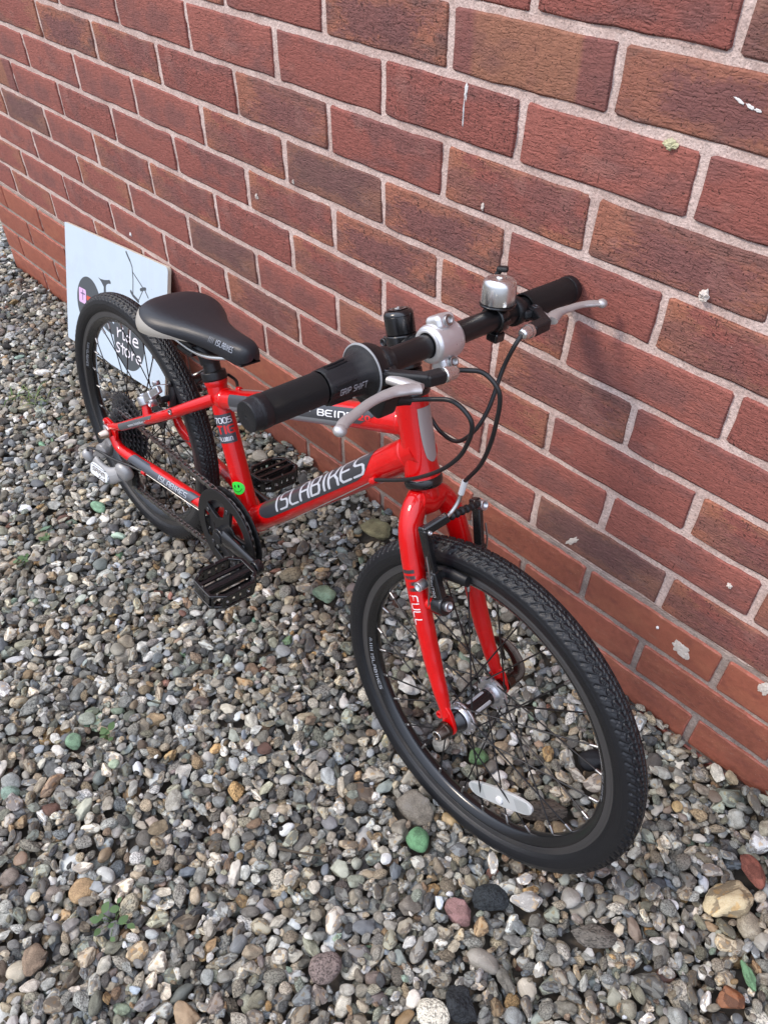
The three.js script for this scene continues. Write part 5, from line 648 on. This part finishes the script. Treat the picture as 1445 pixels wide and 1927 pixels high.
  { const t = canvasTex(256, 48, c => letters(c, 'TEKTRO', 14, 40, 24, 30, 12, 6, '#9a9da2')); const g = new THREE.PlaneGeometry(0.034, 0.0065); g.applyMatrix4(new THREE.Matrix4().makeBasis(V(0.45, -0.89, 0.0), V(0.89, 0.45, 0), V(0, 0, 1))); g.translate(0.7785, 0.1855, 0.04668); mesh('arm_print', g, decalMat(t, 0.4), fb); }
  boltHead([0.764, 0.2565, -0.0455], [0.9, 0.42, 0], 0.0066, 0.008, alu, fb, 'pinch_bolt');
  mesh('noodle_link', [bar([0.7535, 0.2555, 0.043], [0.7615, 0.2685, 0.0225], 0.009, 0.011, [1, 0.4, 0], 0.002, 0.006)], black, fb);
  boltHead([0.7605, 0.2555, 0.0435], [0.9, 0.42, 0], 0.0028, 0.003, alu, fb, 'link_pin');
  const n1 = [0.7615, 0.2690, 0.0205];
  mesh('noodle', sweep([n1, [0.7612, 0.2725, 0.0135], [0.761, 0.281, 0.0055], [0.7605, 0.2925, 0.0015], [0.7612, 0.303, 0.001]], 0.0026, { radial: 12 }), steel, fb); mesh('noodle_sleeve', sweep([[0.7606, 0.293, 0.0015], [0.7632, 0.312, 0.002]], 0.0036, { radial: 14 }), whiteish, fb);
  { const b = [], A = V(0.7612, 0.2675, 0.017), B = V(0.7585, 0.2585, -0.040); for (let i = 0; i < 6; i++) { const c0 = A.clone().lerp(B, i / 6), c1 = A.clone().lerp(B, (i + 1) / 6); b.push(sweep([c0.toArray(), c0.clone().lerp(c1, 0.5).toArray(), c1.toArray()], [0.0034, 0.0058 - i * 0.0002, 0.0034], { radial: 16 })); } mesh('brake_boot', b, plastic, fb); }
  const rb = part('rear_brake'), sd = [0.83, 0.55, 0], od = [-0.5, 0.86, 0];
  for (const s of [-1, 1]) {
    const pv = [0.108, 0.113, s * 0.0455], tp = [0.152, 0.152, s * 0.041];
    mesh('brake_arm', [bar(pv, [0.130, 0.133, s * 0.044], 0.0115, 0.016, Z, 0.003, 0.010), bar([0.130, 0.133, s * 0.044], tp, 0.009, 0.012, Z, 0.0025, 0.010), cyl(pv, od, 0.0115, 0.016, 26, 0.002)], s > 0 ? alu : darkSteel, rb);
    boltHead([pv[0] - 0.0058, pv[1] + 0.0102, pv[2]], od, 0.0062, 0.006, alu, rb, 'pivot_bolt');
    mesh('brake_pad', [sweep([[0.148, 0.102, s * 0.0185], [0.156, 0.119, s * 0.0185], [0.158, 0.136, s * 0.0185], [0.154, 0.154, s * 0.0185]], [0.0072, 0.0082, 0.0082, 0.007], { fb: 0.72, side: [0.8, 0.5, 0] }), cyl([0.148, 0.129, s * 0.028], Z, 0.0055, 0.02)], plastic, rb);
    boltHead([0.146, 0.128, s * 0.057], [0, 0, s], 0.0060, 0.012, alu, rb, 'pad_bolt');
  }
  mesh('noodle_link', bar([0.152, 0.155, -0.040], [0.1565, 0.160, -0.020], 0.009, 0.010, [1, 0.4, 0], 0.002, 0.006), satinBlack, rb);
  boltHead([0.143, 0.164, 0.040], od, 0.0064, 0.007, alu, rb, 'pinch_bolt');
  { const b = [], A = V(0.157, 0.1605, -0.014), B = V(0.154, 0.158, 0.024); for (let i = 0; i < 6; i++) { const c0 = A.clone().lerp(B, i / 6), c1 = A.clone().lerp(B, (i + 1) / 6); b.push(sweep([c0.toArray(), c0.clone().lerp(c1, 0.5).toArray(), c1.toArray()], [0.0030, 0.0052, 0.0030], { radial: 14 })); } mesh('brake_boot', b, plastic, rb); }
  mesh('brake_wire', sweep([[0.154, 0.158, 0.024], [0.148, 0.159, 0.040], [0.128, 0.145, 0.044]], 0.0008, { radial: 6 }), wireM, rb);
  mesh('noodle', sweep([[0.158, 0.1615, -0.014], [0.170, 0.171, -0.026], [0.196, 0.190, -0.0265], [0.225, 0.2045, -0.0235], [0.258, 0.209, -0.0225]], 0.0026, { radial: 12 }), steel, rb);

  // cables
  const cable = (pts, r = 0.00245) => mesh('cable', sweep(pts, r, { radial: 12, seg: pts.length * 14 }), housing);
  cable([[0.7615, 0.4625, 0.050], [0.768, 0.4625, 0.040], [0.780, 0.4615, 0.0285], [0.7985, 0.449, 0.024], [0.800, 0.4085, 0.0195], [0.786, 0.353, 0.010], [0.7632, 0.312, 0.002]]);
  cable([[0.7482, 0.463, -0.0695], [0.747, 0.452, -0.0625], [0.742, 0.426, -0.0575], [0.744, 0.378, -0.041], [0.738, 0.352, -0.032], [0.716, 0.3265, -0.0315], [0.692, 0.327, -0.0305], [0.660, 0.3495, -0.024], [0.606, 0.337, -0.0115]]);
  cable([[0.728, 0.4205, 0.070], [0.742, 0.4235, 0.056], [0.766, 0.4295, 0.0485], [0.7885, 0.4165, 0.0445], [0.783, 0.3795, 0.0405], [0.7605, 0.3435, 0.0365], [0.722, 0.3055, 0.0315], [0.690, 0.281, 0.0265], [0.6455, 0.2530, 0.0225]]);
  cable([[0.312, 0.2135, -0.006], [0.301, 0.2085, -0.0125], [0.286, 0.211, -0.0205], [0.262, 0.2105, -0.0225]]);
  cable([[0.101, -0.0335, 0.061], [0.070, -0.0345, 0.069], [0.025, -0.040, 0.080], [-0.022, -0.042, 0.0885], [-0.048, -0.050, 0.0925], [-0.058, -0.064, 0.092]]);
  const wire = pts => mesh('gear_wire', sweep(pts, 0.0008, { radial: 6, seg: 30 }), wireM);
  wire([[0.640, 0.2475, 0.0225], [0.372, -0.030, 0.020]]); wire([[0.109, -0.0335, 0.060], [0.33, -0.036, 0.030]]); wire([[0.320, 0.2165, -0.006], [0.596, 0.3325, -0.008]]);
}
// ---------------------------------------------------------------- sign board against the wall
{
  const w = 0.497, h = 0.299, o = V(-1.4584, -0.2562 + PLINTH_TOP, 0.1069), ex = V(0.9941, 0.1085, -0.0044).normalize(), ey = V(-0.1045, 0.9445, -0.3115); ey.addScaledVector(ex, -ey.dot(ex)).normalize(); const ez = ex.clone().cross(ey);
  const tex = canvasTex(1344, 808, (c, W, Hh) => {
    const X = u => u * W, Y = v => (1 - v) * Hh, G = '#4b5156';
    c.fillStyle = '#c3d2de'; c.fillRect(0, 0, W, Hh);
    const R = rng(12); for (let k = 0; k < 60; k++) { c.fillStyle = `rgba(150,158,172,${0.012 + 0.02 * R()})`; c.beginPath(); c.ellipse(R() * W, R() * Hh * 0.6, 30 + 130 * R(), 20 + 60 * R(), R() * 3, 0, 7); c.fill(); } for (let k = 0; k < 50; k++) { c.fillStyle = `rgba(90,92,98,${0.05 + 0.12 * R()})`; c.beginPath(); c.arc(R() * W, R() * Hh, 1 + 3 * R(), 0, 7); c.fill(); }
    c.fillStyle = c.strokeStyle = G; const disc = (u, v, r) => { c.beginPath(); c.arc(X(u), Y(v), r * W, 0, 7); c.fill(); };
    disc(0.2525, 0.417, 0.131); disc(0.660, 0.301, 0.151);
    c.beginPath(); c.ellipse(X(0.46), Y(0.325), 0.085 * W, 0.055 * Hh, 0.15, 0, 7); c.fill();
    c.beginPath(); c.moveTo(X(0.354), Y(0.676)); c.quadraticCurveTo(X(0.40), Y(0.665), X(0.47), Y(0.70)); c.quadraticCurveTo(X(0.49), Y(0.69), X(0.483), Y(0.672)); c.quadraticCurveTo(X(0.44), Y(0.665), X(0.435), Y(0.63)); c.lineTo(X(0.435), Y(0.56)); c.lineTo(X(0.412), Y(0.56)); c.lineTo(X(0.412), Y(0.62)); c.quadraticCurveTo(X(0.39), Y(0.655), X(0.354), Y(0.676)); c.fill();
    c.lineCap = c.lineJoin = 'round'; const line = (pts, lw) => { c.lineWidth = lw; c.beginPath(); pts.forEach(([u, v], i) => i ? c.lineTo(X(u), Y(v)) : c.moveTo(X(u), Y(v))); c.stroke(); };
    line([[0.634, 0.977], [0.655, 0.945], [0.668, 0.926]], 15); line([[0.668, 0.93], [0.69, 0.885], [0.699, 0.80], [0.699, 0.687]], 11); line([[0.700, 0.845], [0.796, 0.762]], 8); line([[0.77, 0.745], [0.797, 0.762], [0.812, 0.768]], 20); line([[0.803, 0.762], [0.838, 0.712]], 10); line([[0.792, 0.752], [0.75, 0.652]], 8); line([[0.68, 0.695], [0.70, 0.672], [0.75, 0.648]], 20);
    c.fillStyle = '#dcb6de'; c.beginPath(); c.roundRect(X(0.142), Y(0.515), 0.078 * W, 0.125 * Hh, 14); c.fill(); c.strokeStyle = '#57496a'; line([[0.186, 0.50], [0.184, 0.42]], 9); line([[0.165, 0.470], [0.206, 0.473]], 8); c.fillStyle = '#c8503a'; c.beginPath(); c.roundRect(X(0.226), Y(0.475), 0.05 * W, 0.04 * Hh, 10); c.fill();
    c.strokeStyle = '#f4eef4'; const S = (pts, lw = 11) => { c.lineWidth = lw; c.beginPath(); pts.forEach((p, i) => { if (p.length === 2) i ? c.lineTo(X(p[0]), Y(p[1])) : c.moveTo(X(p[0]), Y(p[1])); else c.quadraticCurveTo(X(p[0]), Y(p[1]), X(p[2]), Y(p[3])); }); c.stroke(); };
    // "ride"
    S([[0.548, 0.345], [0.552, 0.275]]); S([[0.552, 0.305], [0.562, 0.335, 0.584, 0.338]]); S([[0.604, 0.335], [0.605, 0.285], [0.606, 0.270, 0.622, 0.280]]); S([[0.603, 0.368], [0.604, 0.362]]);
    S([[0.668, 0.322], [0.645, 0.335, 0.636, 0.305], [0.634, 0.272, 0.655, 0.276], [0.670, 0.282, 0.672, 0.30]]); S([[0.672, 0.382], [0.674, 0.274]]);
    S([[0.705, 0.305], [0.748, 0.312], [0.745, 0.345, 0.720, 0.338], [0.700, 0.328, 0.702, 0.295], [0.712, 0.265, 0.752, 0.282]]);
    // "store"
    S([[0.572, 0.222], [0.545, 0.232, 0.542, 0.205], [0.550, 0.188, 0.568, 0.180], [0.580, 0.155, 0.552, 0.148], [0.538, 0.148, 0.534, 0.156]]); S([[0.600, 0.238], [0.604, 0.150]]); S([[0.584, 0.212], [0.620, 0.212]]);
    S([[0.650, 0.212], [0.622, 0.212, 0.624, 0.178], [0.628, 0.146, 0.652, 0.150], [0.674, 0.158, 0.670, 0.186], [0.665, 0.210, 0.648, 0.210]]); S([[0.692, 0.212], [0.694, 0.148]]); S([[0.694, 0.182], [0.702, 0.206, 0.722, 0.206]]);
    S([[0.738, 0.176], [0.776, 0.182], [0.775, 0.214, 0.752, 0.208], [0.732, 0.198, 0.735, 0.168], [0.744, 0.140, 0.780, 0.154]]);
  });
  const r = 0.006, sh = new THREE.Shape(); sh.moveTo(r, 0); sh.lineTo(w - r, 0); sh.quadraticCurveTo(w, 0, w, r); sh.lineTo(w, h - 2 * r); sh.quadraticCurveTo(w, h, w - 2 * r, h); sh.lineTo(r / 2, h); sh.quadraticCurveTo(0, h, 0, h - r / 2); sh.lineTo(0, r); sh.quadraticCurveTo(0, 0, r, 0);
  const g = top(new THREE.Group(), 'sign_board', 'white board with a grey bicycle drawing and handwritten words leaning on the plinth', 'sign'); g.matrixAutoUpdate = true; g.position.copy(o); g.quaternion.setFromRotationMatrix(new THREE.Matrix4().makeBasis(ex, ey, ez));
  const bg = new THREE.ExtrudeGeometry(sh, { depth: 0.008, bevelEnabled: false }); bg.translate(0, 0, -0.008); mesh('board', bg, PM(lin(0.62, 0.56, 0.45), 0.7), g);
  const fg = new THREE.ShapeGeometry(sh, 8); { const p = fg.attributes.position, u = fg.attributes.uv; for (let i = 0; i < p.count; i++) u.setXY(i, p.getX(i) / w, p.getY(i) / h); } fg.translate(0, 0, 0.0006); mesh('print', fg, PM(lin(1, 1, 1), 0.38, 0, { map: tex, clearcoat: 0.4, clearcoatRoughness: 0.3 }), g, 'grey bicycle silhouette with white handwriting in one wheel');
}
// ---------------------------------------------------------------- small plants and twigs in the gravel
{
  const leafM = (r, g, b) => new THREE.MeshPhysicalMaterial({ color: lin(r, g, b), roughness: 0.8, transmission: 0.25, thickness: 0, side: THREE.DoubleSide });
  const gm = leafM(0.11, 0.19, 0.05), gy = leafM(0.24, 0.28, 0.09), lm = leafM(0.09, 0.16, 0.055);
  function blade(R, len, wid, a, lean) { const n = 8, pos = [], idx = [], d = [Math.cos(a), Math.sin(a)], s = [-d[1], d[0]]; for (let i = 0; i <= n; i++) { const t = i / n, w = wid * (1 - t) ** 0.6 * 0.5, x = Math.sin(lean * t) / lean * len, y = (1 - Math.cos(lean * t)) / lean * len; const hx = y, hy = x * 0.8 - y * t * 0.35; pos.push(d[0] * hx + s[0] * w, hy, d[1] * hx + s[1] * w, d[0] * hx, hy - w * 0.3, d[1] * hx, d[0] * hx - s[0] * w, hy, d[1] * hx - s[1] * w); } for (let i = 0; i < n; i++) for (let j = 0; j < 2; j++) { const k = i * 3 + j, l = k + 3; idx.push(k, l, k + 1, k + 1, l, l + 1); } const g = new THREE.BufferGeometry(); g.setAttribute('position', new THREE.Float32BufferAttribute(pos, 3)); g.setAttribute('uv', new THREE.Float32BufferAttribute(new Array(pos.length / 3 * 2).fill(0), 2)); g.setIndex(idx); g.computeVertexNormals(); return g; }
  function tuft(x, z, n, len, spread, label, seed) { const R = rng(seed), t = top(new THREE.Group(), 'grass_tuft', label, 'grass'); t.position.set(x, groundY(x, z) - 0.008, z); for (let k = 0; k < n; k++) mesh('grass_blade', (() => { const g = blade(R, len * (0.5 + 0.6 * R()), 0.0026 + 0.002 * R(), R() * 6.28, 1.1 + 0.9 * R()); g.translate((R() - 0.5) * spread, 0, (R() - 0.5) * spread); return g; })(), R() < 0.4 ? gy : gm, t); }
  tuft(-1.25, 0.300, 20, 0.085, 0.06, 'thin tuft of green grass growing in the gravel near the sign board', 5); tuft(-1.30, 0.335, 9, 0.07, 0.05, 'few yellowish grass blades lying beside the larger grass tuft', 8);
  function weed(x, z, n, size, label, seed) { const R = rng(seed), t = top(new THREE.Group(), 'seedling', label, 'weed'); t.position.set(x, groundY(x, z) + 0.004, z); for (let k = 0; k < n; k++) { const a = R() * 6.28, rr = size * (0.25 + 0.75 * R()), o = []; for (let i = 0; i <= 10; i++) { const s = i / 10; o.push([s * 0.011, Math.sin(s * Math.PI) ** 0.8 * 0.0042 * (1 - 0.25 * s)]); } for (let i = 9; i > 0; i--) { const s = i / 10; o.push([s * 0.011, -(Math.sin(s * Math.PI) ** 0.8) * 0.0042 * (1 - 0.25 * s)]); } const g = new THREE.ShapeGeometry(new THREE.Shape(o.map(q => new THREE.Vector2(...q)))); const p = g.attributes.position; for (let i = 0; i < p.count; i++) p.setZ(i, 0.002 * Math.sin(p.getX(i) / 0.011 * 3.1) - Math.abs(p.getY(i)) * 0.3); g.computeVertexNormals(); const sc = 0.7 + 0.8 * R(); g.scale(sc, sc, sc); g.rotateX(-Math.PI / 2 + (R() - 0.5) * 0.9); g.rotateZ(0.3 * R()); g.rotateY(R() * 6.28); g.translate(Math.cos(a) * rr, 0.004 + 0.008 * R(), Math.sin(a) * rr); mesh('leaf', g, lm, t); mesh('stem', sweep([[0, -0.01, 0], [Math.cos(a) * rr * 0.6, 0.002, Math.sin(a) * rr * 0.6], [Math.cos(a) * rr, 0.006, Math.sin(a) * rr]], 0.0005, { radial: 5 }), gm, t); } }
  weed(-0.05, 0.772, 10, 0.026, 'small leafy green seedling creeping between the foreground pebbles', 21); weed(-0.787, 0.503, 8, 0.016, 'tiny green weed sprouting behind the rear derailleur', 22); weed(-0.753, 0.569, 7, 0.014, 'tiny pale weed in the open gravel beside the rear wheel', 23); weed(-0.30, 0.64, 6, 0.012, 'speck of green seedling by the green painted egg pebble', 24);
  const tw = new THREE.Group(); top(tw, 'twig', 'thin dark brown twig lying across the pebbles', 'twig'); mesh('twig_stem', sweep([[0.030, groundY(0.03, 0.555) + 0.010, 0.555], [0.052, groundY(0.05, 0.54) + 0.013, 0.541], [0.085, groundY(0.085, 0.515) + 0.011, 0.514]], [0.0022, 0.0016, 0.001], { radial: 8 }), PM(lin(0.06, 0.045, 0.03), 0.9), tw);
}
renderer.render(scene, camera);
